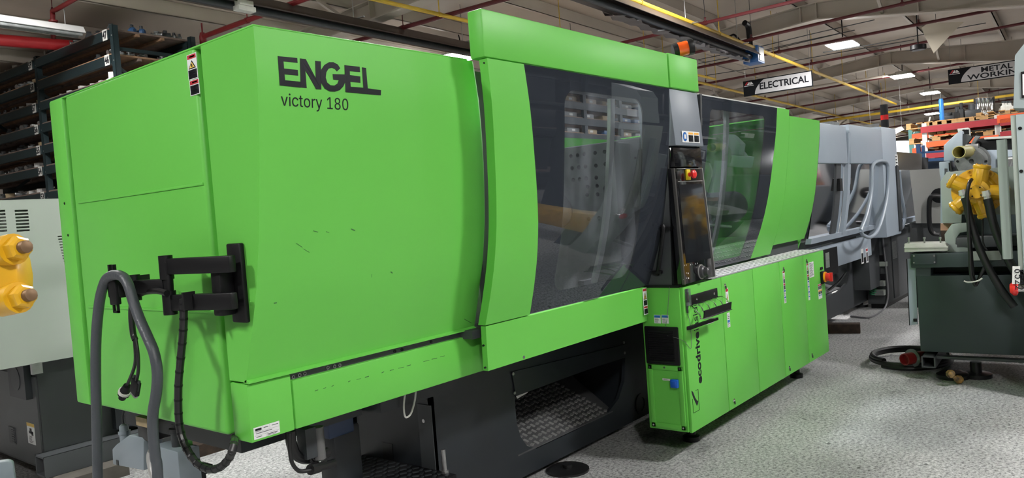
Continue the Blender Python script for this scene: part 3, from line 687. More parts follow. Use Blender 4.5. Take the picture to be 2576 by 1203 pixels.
for dx, w_ in ((-.12, .05), (.075, .03)):
    MB().box(a.x + dx - w_ / 2, a.x + dx + w_ / 2, cpy(a.z) - .005, cpy(a.z), a.z - .022, a.z + .022).build('socket_cover', BLACK, cpn, bevel=.003)
MB().box(4.112, CPX(1.7) - .012, cpy(1.7) - .0015, cpy(1.7) + .002, a.z - .04, a.z - .037).box(4.112, CPX(1.7) - .012, cpy(1.7) - .0015, cpy(1.7) + .002, a.z + .036, a.z + .038).build('trim_line', ALU, cpn)
a = cpp(1764, 684); ctr = V(a.x, cpy(a.z), a.z)
MB().lathe(ctr, nn, [(0, .045), (.004, .045), (.004, .041)], 24).build('knob_ring', ALU, cpn)
MB().lathe(ctr, nn, [(.003, .04), (.02, .036), (.026, .028), (.05, .026), (.056, .02), (.057, 0)], 24).build('knob', mat('knob_grey', (.05, .05, .055), .35), cpn)
mb = MB()
for k_, (u, v) in enumerate(((1722, 668), (1726, 667), (1737, 666), (1741, 665), (1750, 664), (1754, 663), (1731, 688), (1732, 700), (1719, 690), (1719, 703), (1727, 687), (1727, 700), (1721, 696))):
    q = cpp(u, v); q.y = cpy(q.z); w_ = .004 if k_ in (6, 7, 10, 11) else .0016
    mb.obox(q - EY * .0008, (EX, EY, UZ), (w_, .0006, .004 if k_ < 8 else .0016))
mb.build('key_marks', WHITE, cpn)['kind'] = 'stuff'
# ---- injection side guard
gbl = lambda z: 5.645 + (z - 1.08) * .135
g2 = sheet(zs(1.078, 2.205, 24), lambda z: 4.50, gbl, pd, .008, off=.0, nx=6)
lo = Vector([min(v[i] for v in g2.v) for i in range(3)]); hi = Vector([max(v[i] for v in g2.v) for i in range(3)])
ox, oz = (lo.x + hi.x) / 2, lo.z
f0, f1 = on_prof(1764, 470, pd).x, on_prof(1908, 470, pd).x
PANE2 = pane_mat('guard_pane', (.68, .71, .74), border=(.028, .033, .042), rect=(4.555 - ox, f1 - ox, 1.11 - oz, 2.13 - oz, .13), rad=.04, smear=.12, rough=.015)
g2.build('guard_pane', PANE2, mach)
gbm = on_prof(1836, 420, pd).x
sheet(zs(1.1, 2.14), lambda z: gbm - .025, lambda z: gbm + .025, pd, .02, off=.03, nx=1).build('window_bar', ALU, mach)
sheet(zs(1.078, 2.212, 20), lambda z: 4.478, lambda z: 4.503, pd, .05).build('guard_post', BASE2, mach)
sheet(zs(1.08, 2.206, 20), gbl, lambda z: 6.055, pd, .03).build('guard_panel', GREEN, mach)
sheet(zs(1.15, 2.155, 20), lambda z: 6.058, lambda z: 6.80, pd, .03).build('guard_panel', GREEN, mach)
MB().box(4.5, 6.06, 2.10, 2.2, 2.208, 2.222).build('guard_top', PARTW, mach)
MB().box(6.06, 6.8, 2.10, 3.6, 2.157, 2.165).build('guard_top', GREEN, mach)
pt = MB().box(5.93, 6.78, 2.315, 2.40, 1.055, 1.15).build('guard_sill', BASE2, mach)
sheet(zs(1.15, 2.155, 14), lambda z: 6.798, lambda z: 6.806, pd, .06).build('guard_edge', BLACK, mach)
MB().prism([V(6.8, pd(z) + .03, z) for z in zs(1.06, 2.15, 10)] + [V(6.8, 3.6, 2.15), V(6.8, 3.6, 1.06)], EX * .03).build('guard_end', GREEN_IN, mach, smooth=False)
# ---- inside of the machine
MB().box(2.55, 4.4, 2.36, 3.75, 1.0, 1.04).build('bed_plate', BASE2, mach)
XP = 3.97
plt = MB().box(XP + .06, XP + .2, 2.41, 3.25, 1.04, 1.94).build('platen', PLATEN, mach, bevel=.01)
holes_ = []
for a, b in ((1436, 393), (1453, 391), (1470, 388), (1497, 385), (1521, 382), (1439, 423), (1456, 421), (1473, 419), (1499, 417), (1523, 413), (1442, 453), (1458, 451), (1475, 449), (1500, 447), (1526, 445), (1478, 470), (1502, 468), (1477, 491), (1503, 489), (1528, 487), (1481, 551), (1507, 549)):
    q = on_x(a, b, XP); holes_.append((q.y, q.z, .013))
q = on_x(1424, 530, XP); MB().lathe(q + V(-.01, .06, 0), EX, [(0, .11), (.011, .11)], 24).build('centre_ring', PARTD, plt)
q = on_x(1524, 476, XP); holes_.append((q.y, q.z, .022))
# drilled face of the platen: real holes, 60 mm deep
gv, gf = curve_mesh([[(2.41, 1.04), (3.25, 1.04), (3.25, 1.94), (2.41, 1.94)]] + [[(y_ + r_ * math.cos(k_ * math.pi / 6), z_ + r_ * math.sin(k_ * math.pi / 6)) for k_ in range(12)] for y_, z_, r_ in holes_], .03)
MB().add([V(XP + .03 + p.z, p.x, p.y) for p in gv], gf).build('drilled_face', PLATEN, plt, smooth=False)
MB().box(2.62, 2.85, 2.45, 3.25, 1.04, 1.95).build('moving_platen', PLATEN, mach, bevel=.01)
MB().box(4.2, 4.46, 2.36, 3.2, 1.04, 1.97).build('nozzle_cover', BASE2, mach, bevel=.012)
q = on_x(1664, 376, 4.19); 
MB().box(4.30, 4.335, 2.357, 2.359, 1.90, 1.92).build('cover_label', WHITE, mach)
MB().box(2.5, 6.75, 3.68, 3.74, 2.07, 2.16).build('rear_rail', GREEN_IN, mach)
MB().box(2.5, 4.3, 3.7, 3.74, 1.0, 1.75).build('rear_guard', GREEN_IN, mach)
for x_ in (2.5, 4.35, 6.7): MB().box(x_, x_ + .06, 3.66, 3.74, 1.0, 2.16).build('rear_post', GREEN_IN, mach)
MB().box(4.5, 6.75, 3.05, 3.10, 1.05, 1.93).build('inner_panel', GREEN_IN, mach)
brl = MB().cyl(V(4.46, 2.72, 1.48), V(6.4, 2.72, 1.48), .13, n=20).build('barrel', PARTD, mach)
MB().cyl(V(5.05, 2.72, 1.48), V(5.55, 2.72, 1.48), .21, n=20).build('barrel_jacket', BASE, mach)
MB().box(4.75, 6.6, 2.45, 3.0, 1.09, 1.2).build('carriage', GREEN_IN, mach)
MB().prism([V(4.8, 2.36, 1.40), V(5.5, 2.36, 1.33), V(5.5, 2.7, 1.33), V(4.8, 2.7, 1.40)], UZ * .015).build('tray', ALU, mach)
for i_, (dx, r_) in enumerate(((0, .02), (.1, .016), (.32, .02), (.5, .014))):
    MB().tube([V(4.6 + dx, 2.5, 1.75), V(4.62 + dx, 2.45, 1.6), V(4.75 + dx, 2.42, 1.45), V(4.8 + dx, 2.45, 1.25), V(4.7 + dx, 2.5, 1.1)], r_, 8, 5).build('cable', RUBBER, mach)
a = on_y(1878, 438, 3.05)
for k_, ch_ in enumerate('TH'):
    tx = MB(); put_text(tx, ch_, V(a.x + k_ * .12, 3.048, a.z - .06), EX, UZ, .09, .10, .001); tx.build('lettering', PARTW, mach, smooth=False)
MB().box(4.46, 6.85, 2.12, 3.6, .98, 1.04).build('bed_plate', BASE2, mach)
# ---- electrical cabinet
CX0, CX1, CY0, CZ0, CZ1 = 4.07, 6.70, 2.077, .19, 1.05
cab = MB().box(CX0 + .002, CX1, CY0 + .02, 2.355, CZ0, CZ1).build('cabinet_body', GREEN, mach, bevel=.004)
seams = [CX0 + .01] + [on_y(a, b, CY0).x for a, b in ((1814, 702), (1893, 681), (1960, 663), (2021, 645))] + [CX1]
doors = []
for a, b in zip(seams, seams[1:]):
    doors.append(MB().box(a + .003, b - .003, CY0, CY0 + .022, CZ0 - .005, CZ1 + .002).build('cabinet_door', GREEN, mach, bevel=.006))
for (a, b), d_ in (((1823, 718), 1), ((1970, 676), 3), ((2028, 656), 4), ((1846, 1008), 1), ((1985, 925), 3), ((2042, 893), 4)):
    q = on_y(a, b, CY0); lk = MB().lathe(q, -EY, [(0, .013), (.004, .013), (.006, .009), (.007, 0)], 14).build('latch', CHROME, doors[d_])
    MB().obox(q + V(0, -.008, -.014), (EX, EY, UZ), (.004, .003, .01)).build('latch_tab', PARTD, lk)
def vstk(a, b, h, els, door_, w_=.042, label=None):
    q = on_y(a, b, CY0); return sticker(door_, 'warning_label', V(q.x, CY0, q.z), EX, -UZ, w_, h, els, label)
W1 = [(.08, .02, .92, .1, 2), ('tri', .5, .13, .33, .36), (.1, .37, .9, .54, 7), (.08, .57, .92, .63, 2), (.1, .65, .9, .8, 7)]
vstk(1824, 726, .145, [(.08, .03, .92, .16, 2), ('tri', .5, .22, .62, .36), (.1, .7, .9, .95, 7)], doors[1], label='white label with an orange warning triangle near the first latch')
vstk(1828, 788, .095, [(.1, .5, .9, .68, 4)] + lines(.15, .85, .1, .45, 3) + lines(.15, .85, .72, .95, 3), doors[1], label='white label with a blue band')
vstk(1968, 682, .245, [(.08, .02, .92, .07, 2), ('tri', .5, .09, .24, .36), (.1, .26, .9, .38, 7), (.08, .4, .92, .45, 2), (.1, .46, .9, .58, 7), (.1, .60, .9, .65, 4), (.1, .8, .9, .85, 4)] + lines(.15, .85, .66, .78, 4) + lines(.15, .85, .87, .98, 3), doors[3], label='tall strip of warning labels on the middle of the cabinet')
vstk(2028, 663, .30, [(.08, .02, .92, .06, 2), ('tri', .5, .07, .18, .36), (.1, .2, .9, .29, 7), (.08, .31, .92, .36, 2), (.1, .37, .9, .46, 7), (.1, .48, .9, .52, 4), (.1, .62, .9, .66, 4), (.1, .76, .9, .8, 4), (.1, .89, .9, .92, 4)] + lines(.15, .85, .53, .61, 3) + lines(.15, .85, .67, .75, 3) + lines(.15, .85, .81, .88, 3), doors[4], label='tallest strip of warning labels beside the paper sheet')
vstk(2034, 661, .125, lines(.08, .95, .05, .95, 13), doors[4], w_=.115, label='white printed sheet taped to the cabinet')
q = on_y(2057, 716, CY0)
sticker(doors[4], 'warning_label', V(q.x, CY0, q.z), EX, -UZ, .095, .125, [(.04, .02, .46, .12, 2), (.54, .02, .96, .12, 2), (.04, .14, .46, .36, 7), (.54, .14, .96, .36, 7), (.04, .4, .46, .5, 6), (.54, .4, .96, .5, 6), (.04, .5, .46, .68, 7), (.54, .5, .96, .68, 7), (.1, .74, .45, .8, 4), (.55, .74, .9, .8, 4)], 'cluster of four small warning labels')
q = on_y(2068, 697, CY0)
sw = MB().box(q.x - .05, q.x + .03, CY0 - .022, CY0, q.z - .055, q.z + .05).build('main_switch', BLACK, doors[4], bevel=.004)
MB().lathe(V(q.x - .005, CY0 - .022, q.z), -EY, [(0, .044), (.012, .044), (.014, .038)], 20).build('yellow_collar', mat('orange_yellow_plastic', (.8, .33, .01), .4), sw)
MB().lathe(V(q.x - .005, CY0 - .036, q.z), -EY, [(0, .036), (.03, .034), (.034, .028)], 20).obox(V(q.x - .005, CY0 - .075, q.z), (EX, EY, UZ), (.013, .012, .037)).build('red_handle', mat('red_plastic', (.7, .02, .02), .35), sw, bevel=.002)
MB().box(q.x - .04, q.x + .01, CY0 - .008, CY0, q.z + .065, q.z + .085).build('switch_tag', BLACK, doors[4])
# lettering up the first cabinet door
d0 = doors[0]
mb = MB()
def cdx(a, b): return on_y(a, b, CY0)
b0 = cdx(1758, 960); b1 = cdx(1756, 832); e1 = cdx(1752, 742)
put_text(mb, 'ecodrive', V(cdx(1766, 955).x, CY0 - .0006, .452), UZ, -EX, b1.z - .452 - .005, .062, .0006, bold=.03, inter=False); mb.build('lettering', INK, d0, smooth=False)
mb = MB(); put_text(mb, 'inside', V(cdx(1766, 955).x, CY0 - .0006, b1.z + .005), UZ, -EX, .18, .062, .0006, bold=0.); mb.build('lettering', INK, d0, smooth=False)
x_a, z_a = cdx(1743, 1010).x - .005, .30
sq = [(0, 0), (.088, 0), (.088, .128), (.0, .128)]
mb = MB()
for (p, q_) in (((0, 0), (.08, 0)), ((.08, 0), (.08, .125)), ((.0, .085), (0, 0)), ((.045, .125), (.08, .125))):
    mb.beam(V(x_a + p[0], CY0 - .001, z_a + p[1]), V(x_a + q_[0], CY0 - .001, z_a + q_[1]), .001, .0025, up=EY)
ck = [(.052, .032), (.066, .040), (.072, .058), (.058, .062), (.035, .085), (.012, .125), (-.004, .135), (-.002, .118), (.012, .09), (.032, .06)]
mb.prism([V(x_a + a, CY0 - .0006, z_a + b) for a, b in ck], -EY * .001); mb.build('check_mark', INK, d0, smooth=False)
# left face of the cabinet
fx = CX0
def cf(a, b): return on_x(a, b, fx)
q = cf(1645, 792)
sticker(cab, 'notice_label', V(fx, q.y, q.z), -EY, -UZ, .044, .052, [(.05, .06, .95, .34, 4)] + lines(.1, .9, .4, .9, 4), 'small white notice with blue heading')
q = cf(1664, 792)
sticker(cab, 'notice_label', V(fx, q.y, q.z), -EY, -UZ, .046, .052, [(.05, .06, .95, .34, 4)] + lines(.1, .9, .4, .9, 4), 'small white notice with blue heading')
ga, gb = cf(1622, 820), cf(1713, 924)
gr = MB().box(fx - .012, fx + .004, gb.y, ga.y, gb.z + .01, ga.z).build('vent_grille', BLACK, cab, bevel=.006)
nsl = 14
for i_ in range(nsl):
    z_ = gb.z + .035 + (ga.z - gb.z - .06) * i_ / (nsl - 1)
    MB().prism([V(fx - .012, gb.y + .03, z_), V(fx - .020, gb.y + .03, z_ - .004), V(fx - .012, gb.y + .03, z_ - .012)], EY * (ga.y - gb.y - .06)).build('slat', RUBBER, gr)
pa, pb = cf(1629, 930), cf(1729, 1083)
ya, yb_, za, zb_ = pb.y + .004, 2.335, CZ0 + .012, .585
pn = MB()
for bx4 in ((yb_ - .03, yb_, za, zb_), (ya, ya + .03, za, zb_), (ya, yb_, za, za + .03), (ya, yb_, zb_ - .03, zb_)): pn.box(fx - .008, fx + .002, *bx4)
pno = pn.build('recess_frame', GREEN, cab, bevel=.003)
MB().box(fx - .002, fx + .001, ya + .02, yb_ - .02, za + .02, zb_ - .02).build('recess_panel', GREEN, cab)
for y_, z_ in ((ya + .015, zb_ - .015), (yb_ - .015, zb_ - .015), (ya + .015, za + .015), (yb_ - .015, za + .015), ((ya + yb_) / 2, zb_ - .012)):
    MB().lathe(V(fx - .008, y_, z_), -EX, [(0, .007), (.004, .006), (.004, 0)], 8).build('screw_or_hole', CHROME, pno)
q = cf(1700, 962)
so = MB().box(fx - .03, fx, q.y - .024, q.y + .024, q.z - .03, q.z + .02).build('blue_socket', BLUP, cab, bevel=.006)
MB().box(fx - .036, fx - .03, q.y - .018, q.y + .018, q.z - .026, q.z + .012).build('socket_lid', BLUP, so, bevel=.003)
sticker(cab, 'strip_label', V(fx - .002, q.y + .085, q.z + .018), -EY, -UZ, .05, .012, lines(.1, .9, .1, .9, 2))
# tread plate on the cabinet
tp = MB().box(CX0 + .42, CX1 + .02, CY0 + .004, 2.32, CZ1 + .003, CZ1 + .008).build('tread_plate', mat('tread_grey', (.42, .43, .44), .4, metal=.3), mach)
mb = MB(); i_ = 0
x_ = CX0 + .44
while x_ < CX1:
    for j_ in range(5):
        y_ = CY0 + .03 + j_ * .046; s_ = 1 if (i_ + j_) % 2 else -1
        mb.obox(V(x_, y_, CZ1 + .0095), (V(1, .55 * s_, 0).normalized(), V(-.55 * s_, 1, 0).normalized(), UZ), (.017, .006, .0018))
    x_ += .046; i_ += 1
o = mb.build('tread_studs', mat('aluminium_highlight', (.88, .88, .88), .45, metal=.1), mach, smooth=False); o['kind'] = 'stuff'  # near-white studs: the pads' highlights are put into the colour
for x_, y_ in ((6.44, 2.28), (4.5, 2.3)): MB().lathe(V(x_, y_, 0), UZ, [(0, .055), (.03, .055), (.04, .03), (CZ0, .03)], 14).build('cabinet_foot', BLACK, mach)
# ---- machine base
YB = 2.8
def by_(a, b): q = on_y(a, b, YB); return (q.x, q.z)
outer = [(2.68, .035), (6.6, .035), (6.6, .95), (2.68, .95)]
hole = [by_(1295, 985), by_(1296, 1020), by_(1300, 1065), by_(1310, 1100), by_(1326, 1122), by_(1350, 1129), by_(1450, 1082), by_(1530, 1038), by_(1556, 1005), by_(1570, 960), by_(1573, 900), by_(1430, 945)]
gv, gf = curve_mesh([outer, hole], .012)
mb = MB().add([V(p.x, YB + .012 + p.z, p.y) for p in gv], gf)
bp_ = mb.build('base_side', BASE, mach, smooth=False)
cb = [by_(1285, 936), by_(1575, 866), by_(1565, 899), by_(1430, 947), by_(1295, 997)]
cbp = MB().prism([V(a, YB - .008, b) for a, b in cb], EY * .008).build('cover_bar', BASE, bp_)
for a, b in ((1290, 941), (1294, 989), (1571, 888), (1569, 862)):
    q = on_y(a, b, YB - .008); MB().lathe(q, -EY, [(0, .010), (.005, .009), (.005, .004)], 10).build('bolt', STEEL, cbp)
MB().box(2.68, 2.70, YB, 3.4, .035, .95).build('base_end', BASE, mach)
MB().box(2.68, 6.6, 3.48, 3.5, .035, .95).build('base_rear', BASE, mach)
MB().box(2.70, 6.6, YB + .03, 3.48, .9, .95).build('base_top', BASE, mach)
MB().box(2.2, 2.68, 2.62, 3.6, .72, .9).build('bed_end', BASE, mach)
# tread plate floor of the drop opening
ch0 = [V(3.33, YB - .004, .168), V(4.36, YB - .004, .168), V(4.62, 3.46, .43), V(3.33, 3.46, .43)]
MB().box(4.66, 4.68, YB + .03, 3.47, .04, .9).build('chute_side', BASE, mach)
MB().box(3.28, 3.30, YB + .03, 3.47, .04, .9).build('chute_side', BASE, mach)
q = on_y(1611, 1016, YB); MB().lathe(q, -EY, [(0, .075), (.008, .075), (.008, .05), (.002, .05)], 20).build('round_plug', RUBBER, mach)
dr = MB().prism(ch0, UZ * .006).build('chute_plate', mat('worn_tread_steel', (.11, .11, .115), .45, metal=.3, noise=.3), mach)
mb = MB(); du = (ch0[3] - ch0[0]).normalized()
for i_ in range(22):
    for j_ in range(15):
        p = ch0[0] + EX * (.03 + i_ * .045) + du * (.03 + j_ * .046) + UZ * .0075
        s_ = 1 if (i_ + j_) % 2 else -1
        d_ = (EX + du * .4 * s_).normalized() if s_ > 0 else (du - EX * .2).normalized()
        mb.obox(p, (d_, d_.cross(UZ).normalized(), UZ), (.016, .012, .002))
o = mb.build('chute_studs', ALU, mach, smooth=False); o['kind'] = 'stuff'
p = [by_(1296, 996), by_(1330, 975), by_(1326, 988), by_(1300, 1003)]
tag(MB().prism([V(a, YB - .003, b) for a, b in p], -EY * .002).build('paper_scrap', PAPER), 'torn scrap of white paper at the drop opening', 'paper')
# left end of the base
be = 2.68
q0, q1 = on_x(960, 1087, be), on_x(990, 1150, be)
MB().box(be - .003, be, q1.y, q0.y, q1.z - .05, q1.z + .07).build('cable_hatch', RUBBER, mach)
q = on_x(1067, 1059, be); MB().lathe(q, -EX, [(0, .010), (.006, .010)], 10).build('bolt', STEEL, mach)
MB().box(be - .004, be, YB, YB + .10, .045, .62).build('end_plate', BASE2, mach)
st = MB()
ft = on_z(1435, 1181, .01)
for x_, y_ in ((ft.x, ft.y + .02), (2.9, 2.72), (5.6, 2.72)):
    MB().lathe(V(x_, y_, 0), UZ, [(0, .13), (.012, .13), (.02, .11), (.02, .03), (.04, .03)], 20).build('levelling_foot', RUBBER, mach)
# step with tread plate at the clamp end
sa = on_z(850, 1178, .16)
stp = MB().box(2.40, 2.679, 2.66, 3.36, .265, .29).box(2.40, 2.43, 2.66, 3.36, .0, .265).box(2.43, 2.679, 2.66, 2.69, .0, .265).build('step', BLACK, mach)
mb = MB()
for i_ in range(6):
    for j_ in range(15):
        s_ = 1 if (i_ + j_) % 2 else -1
        mb.obox(V(2.43 + i_ * .043, 2.69 + j_ * .045, .292), (V(1, .5 * s_, 0).normalized(), V(-.5 * s_, 1, 0).normalized(), UZ), (.017, .007, .002))
o = mb.build('step_studs', PARTD, stp, smooth=False); o['kind'] = 'stuff'
for x_, y_ in ((2.43, 3.32), (2.66, 2.72)): MB().lathe(V(x_, y_, .292), UZ, [(0, .02), (.015, .02), (.015, .012), (.12, .012), (.12, 0)], 10).build('bolt', STEEL, stp)
# motor, valve and hoses under the clamp
MB().box(2.16, 2.32, 2.92, 3.05, .30, .62).build('pump_body', BASE, mach, bevel=.02)
MB().box(2.12, 2.27, 2.9, 3.05, .585, .72).build('valve_block', mat('dark_blue_paint', (.012, .03, .08), .4), mach, bevel=.012)
q = on_y(800, 1105, 2.6); MB().cyl(q + UZ * .05, q - UZ * .08, .026, n=14).build('filter', mat('filter_grey', (.12, .12, .12), .4), mach)
q = on_y(778, 1107, 2.6); MB().box(q.x - .03, q.x + .02, 2.58, 2.64, q.z - .07, q.z + .05).build('connector', PARTD, mach)
def ppath(pts, y): return [on_y(a, b, y) for a, b in pts]
MB().tube(ppath(((731, 1085), (733, 1115), (745, 1145), (768, 1155), (795, 1150), (825, 1138)), 2.62), .021, 10, 5).build('thick_hose', RUBBER, mach)
MB().tube(ppath(((729, 1090), (729, 1130), (735, 1165), (752, 1185), (775, 1184), (790, 1180)), 2.58), .0085, 8, 5).build('thin_hose', RUBBER, mach)
MB().tube(ppath(((785, 1110), (782, 1140), (790, 1157), (805, 1157), (820, 1150)), 2.60), .005, 6, 5).build('thin_hose', RUBBER, mach)
MB().tube(ppath(((780, 1120), (779, 1150), (788, 1166), (805, 1166), (822, 1158)), 2.60), .005, 6, 5).build('thin_hose', RUBBER, mach)
a, b = on_y(780, 1182, 2.58), on_y(840, 1165, 2.62); MB().cyl(a, a + (b - a) * .35, .022, n=10).cyl(a + (b - a) * .3, b, .017, n=10).build('cable_gland', RUBBER, mach)
MB().tube(ppath(((1019, 988), (1016, 1020), (1018, 1045), (1024, 1050), (1034, 1040), (1043, 1010), (1046, 985)), 2.60), .0045, 6, 6).build('cable_loop', PARTW, mach)

# ---- bottle holder hung on the first cabinet door, clear sleeve and loose wire
bh = thing('bottle_holder', 'black and chrome wire bottle holder screwed to the green cabinet door', 'holder', on_y(1770, 800, 2.02))
a, b = on_y(1738, 768, CY0 - .006), on_y(1803, 733, CY0 - .006)
MB().box(a.x, b.x, CY0 - .012, CY0 - .001, .935, .995).build('back_plate', BLACK, bh, bevel=.002)
for x_ in (a.x + .07, b.x - .05): MB().lathe(V(x_, CY0 - .012, .965), -EY, [(0, .008), (.006, .006), (.006, 0)], 10).build('screw_or_hole', CHROME, bh)
YF = CY0 - .15
a2, b2_ = on_y(1771, 800, YF), on_y(1838, 762, YF)
fz = on_y(1803, 782, YF).z
MB().prism([V(a2.x, YF, fz - .025), V(b2_.x, YF, fz - .025), V(b2_.x, YF - .008, fz + .025), V(a2.x, YF - .008, fz + .025)], EY * .006).build('front_plate', BLACK, bh)
n_ = 4
for i_ in range(n_ + 1):
    t_ = i_ / n_; p0 = V(a.x + .01 + (b.x - a.x - .02) * t_, CY0 - .012, .938); p1 = V(a2.x + .01 + (b2_.x - a2.x - .02) * t_, YF + .006, fz + .018)
    MB().tube([p0, p0 * .66 + p1 * .34 + V(.02, 0, .012), p0 * .34 + p1 * .66 + V(.03, 0, .006), p1], .004, 6, 4).build('wire_rib', CHROME, bh)
MB().tube([V(a.x, CY0 - .012, .93), V(a2.x - .005, YF + .02, fz + .0), V(a2.x - .01, YF, fz - .02), V(b2_.x + .01, YF, fz - .022)], .004, 6, 3).build('wire_rim', CHROME, bh)
p0 = on_y(1733, 815, CY0 - .02); MB().prism([V(p0.x, CY0 - .004, .80), V(p0.x + .2, CY0 - .09, .83), V(p0.x + .2, CY0 - .09, .845), V(p0.x, CY0 - .004, .82)], V(.01, -.02, 0)).build('lower_arm', BLACK, bh)
MB().tube([V(p0.x + .03, CY0 - .02, .825), V(p0.x + .16, CY0 - .07, .815), V(p0.x + .2, CY0 - .1, .84), V(a2.x, YF, fz - .02)], .004, 6, 4).build('lower_wire', CHROME, bh)
a, b = on_y(1725, 728, CY0 - .01), on_y(1737, 768, CY0 - .01)
cs = thing('clear_sleeve', 'small clear plastic sleeve hung at the cabinet corner', 'sleeve', V((a.x + b.x) / 2, CY0 - .01, b.z))
MB().box(a.x, b.x, CY0 - .018, CY0 - .002, b.z, a.z).build('sleeve', pane_mat('milky_plastic', (.7, .75, .7), smear=.5, rough=.2), cs, bevel=.003)
MB().box((a.x + b.x) / 2 - .006, (a.x + b.x) / 2 + .004, CY0 - .014, CY0 - .006, b.z + .02, a.z - .02).build('insert', BLACK, cs)
q = on_y(1729, 779, CY0 - .01); MB().cyl(q + UZ * .02, q - UZ * .02, .006, n=8).build('clip', PARTD, cs)
wire = [on_x(1684, 722, CX0 - .006), on_x(1678, 800, CX0 - .006), on_x(1672, 835, CX0 - .01), on_x(1680, 845, CX0 - .012), on_x(1700, 850, CX0 - .012), on_y(1722, 860, CY0 - .006), on_y(1735, 876, CY0 - .006), on_y(1739, 870, CY0 - .006), on_y(1737, 820, CY0 - .006), on_y(1729, 785, CY0 - .008)]
tag(MB().tube(wire, .0016, 5, 6).build('loose_wire', PARTG), 'thin loose grey wire dangling over the cabinet corner', 'wire')

# scuffs and scratches on the paint
SCUFF = mat('dark_scuff', (.03, .12, .03), .7)
for (a, b), (c, d), w_ in (((983, 684), (987, 687), .004), ((745, 612), (760, 622), .0012), ((764, 627), (778, 635), .0012), ((935, 690), (935, 698), .0012), ((689, 763), (696, 762), .003), ((883, 576), (893, 580), .003), ((788, 581), (800, 584), .0015), ((820, 583), (828, 585), .0015), ((1168, 803), (1186, 813), .002)):
    p0, p1 = on_prof(a, b, pc), on_prof(c, d, pc); MB().beam(p0 - EY * .0006, p1 - EY * .0006, .001, w_, up=UZ).build('scratch', SCUFF, cover)
for k_ in range(16):
    if k_ in (3, 7, 12): continue
    u = 792 + k_ * 21; v = 984 - k_ * 5.7; p0, p1 = on_y(u, v, 2.42), on_y(u + random.uniform(5, 15), v - 3, 2.42)
    MB().beam(p0 - EY * .0005, p1 - EY * .0005, .001, random.uniform(.001, .003), up=UZ).build('scratch', SCUFF, lsk)
# ================================================================== monitor arm and hoses on the clamp end
AXP = MX - .12
def ax_(a, b, x=AXP): return on_x(a, b, x)
arm = thing('monitor_arm', 'black folding monitor arm screwed to the end of the green machine', 'bracket', on_x(598, 810, MX))
pa, pb = on_x(592, 612, MX), on_x(611, 810, MX)
mb = MB(); yl, yr_ = pa.y + .03, pa.y - .055
MB().box(MX - .02, MX, yr_, yl, pb.z, pa.z).build('wall_plate', BLACK, arm, bevel=.006)
MB().box(MX - .075, MX - .02, yl - .035, yl + .02, pb.z + .03, pa.z - .05).build('hinge_block', BLACK, arm, bevel=.006)
def bar(nm, p, q, w, h, x=AXP, x2=None):
    a, b = on_x(*p, x), on_x(*q, x if x2 is None else x2)
    return MB().beam(a, b, w, h).build(nm, BLACK, arm, bevel=.004)
bar('arm_bar', (416, 671), (585, 664), .03, .057, AXP, MX - .06)
bar('arm_bar', (422, 762), (590, 757), .03, .057, AXP, MX - .06)
for p in ((418, 671), (427, 760)):
    q = ax_(*p); MB().cyl(q - UZ * .045, q + UZ * .04, .024, n=14).build('elbow', BLACK, arm)
a, b = ax_(421, 660), ax_(427, 768); MB().cyl(a, b, .017, n=12).build('elbow_post', BLACK, arm)
bar('fore_bar', (345, 722), (418, 719), .028, .05, AXP - .03, AXP)
q = ax_(340, 722, AXP - .03); MB().cyl(q - UZ * .05, q + UZ * .045, .02, n=12).build('elbow', BLACK, arm)
bar('fore_bar', (303, 722), (345, 722), .03, .045, AXP - .05, AXP - .03)
hx = AXP - .09
a, b = ax_(283, 690, hx), ax_(291, 760, hx)
hp = MB().beam(a + UZ * .01, b - UZ * .01, .055, .02, up=EX).build('head_plate', BLACK, arm, bevel=.004)
for dy in (-.016, .016): MB().beam(a + V(0, dy, .0), a + V(0, dy, .035), .012, .012, up=EX).build('fork', BLACK, hp)
q = b - UZ * .018; MB().box(q.x - .004, q.x + .004, q.y - .02, q.y + .02, q.z - .022, q.z - .014).box(q.x - .004, q.x + .004, q.y - .02, q.y - .012, q.z - .02, q.z + .01).box(q.x - .004, q.x + .004, q.y + .012, q.y + .02, q.z - .02, q.z + .01).build('hook_eye', BLACK, hp)
MB().obox(ax_(297, 728, hx + .02), (EX, EY, UZ), (.02, .045, .03)).build('tilt_block', BLACK, arm, bevel=.006)
for p in ((461, 745), (348, 701)):
    q = ax_(*p, AXP - .016); MB().box(q.x - .003, q.x + .04, q.y - .006, q.y + .006, q.z - .05, q.z + .012).build('cable_tie', RUBBER, arm)
# thick grey hose over the arm head, down to the floor on both sides
xh = AXP - .10
pts = [on_x(a, b, xh) for a, b in ((246, 1203), (245, 1150), (243, 1050), (241, 950), (242, 850), (249, 770), (258, 725), (270, 700), (290, 692), (309, 697), (323, 718), (336, 760), (352, 805), (372, 850), (388, 890), (396, 940), (393, 990), (385, 1040), (385, 1090), (391, 1150), (397, 1203))]
down0 = [Vector((pts[0].x - .02, pts[0].y, z)) for z in (.022, .3)]; down1 = [Vector((pts[-1].x - .02, pts[-1].y, z)) for z in (.3, .022)]
tag(MB().tube(down0[:1] + down0[1:] + pts + down1, .0185, 12, 5).build('grey_hose', HOSEG), 'thick grey hose slung over the monitor arm', 'hose')
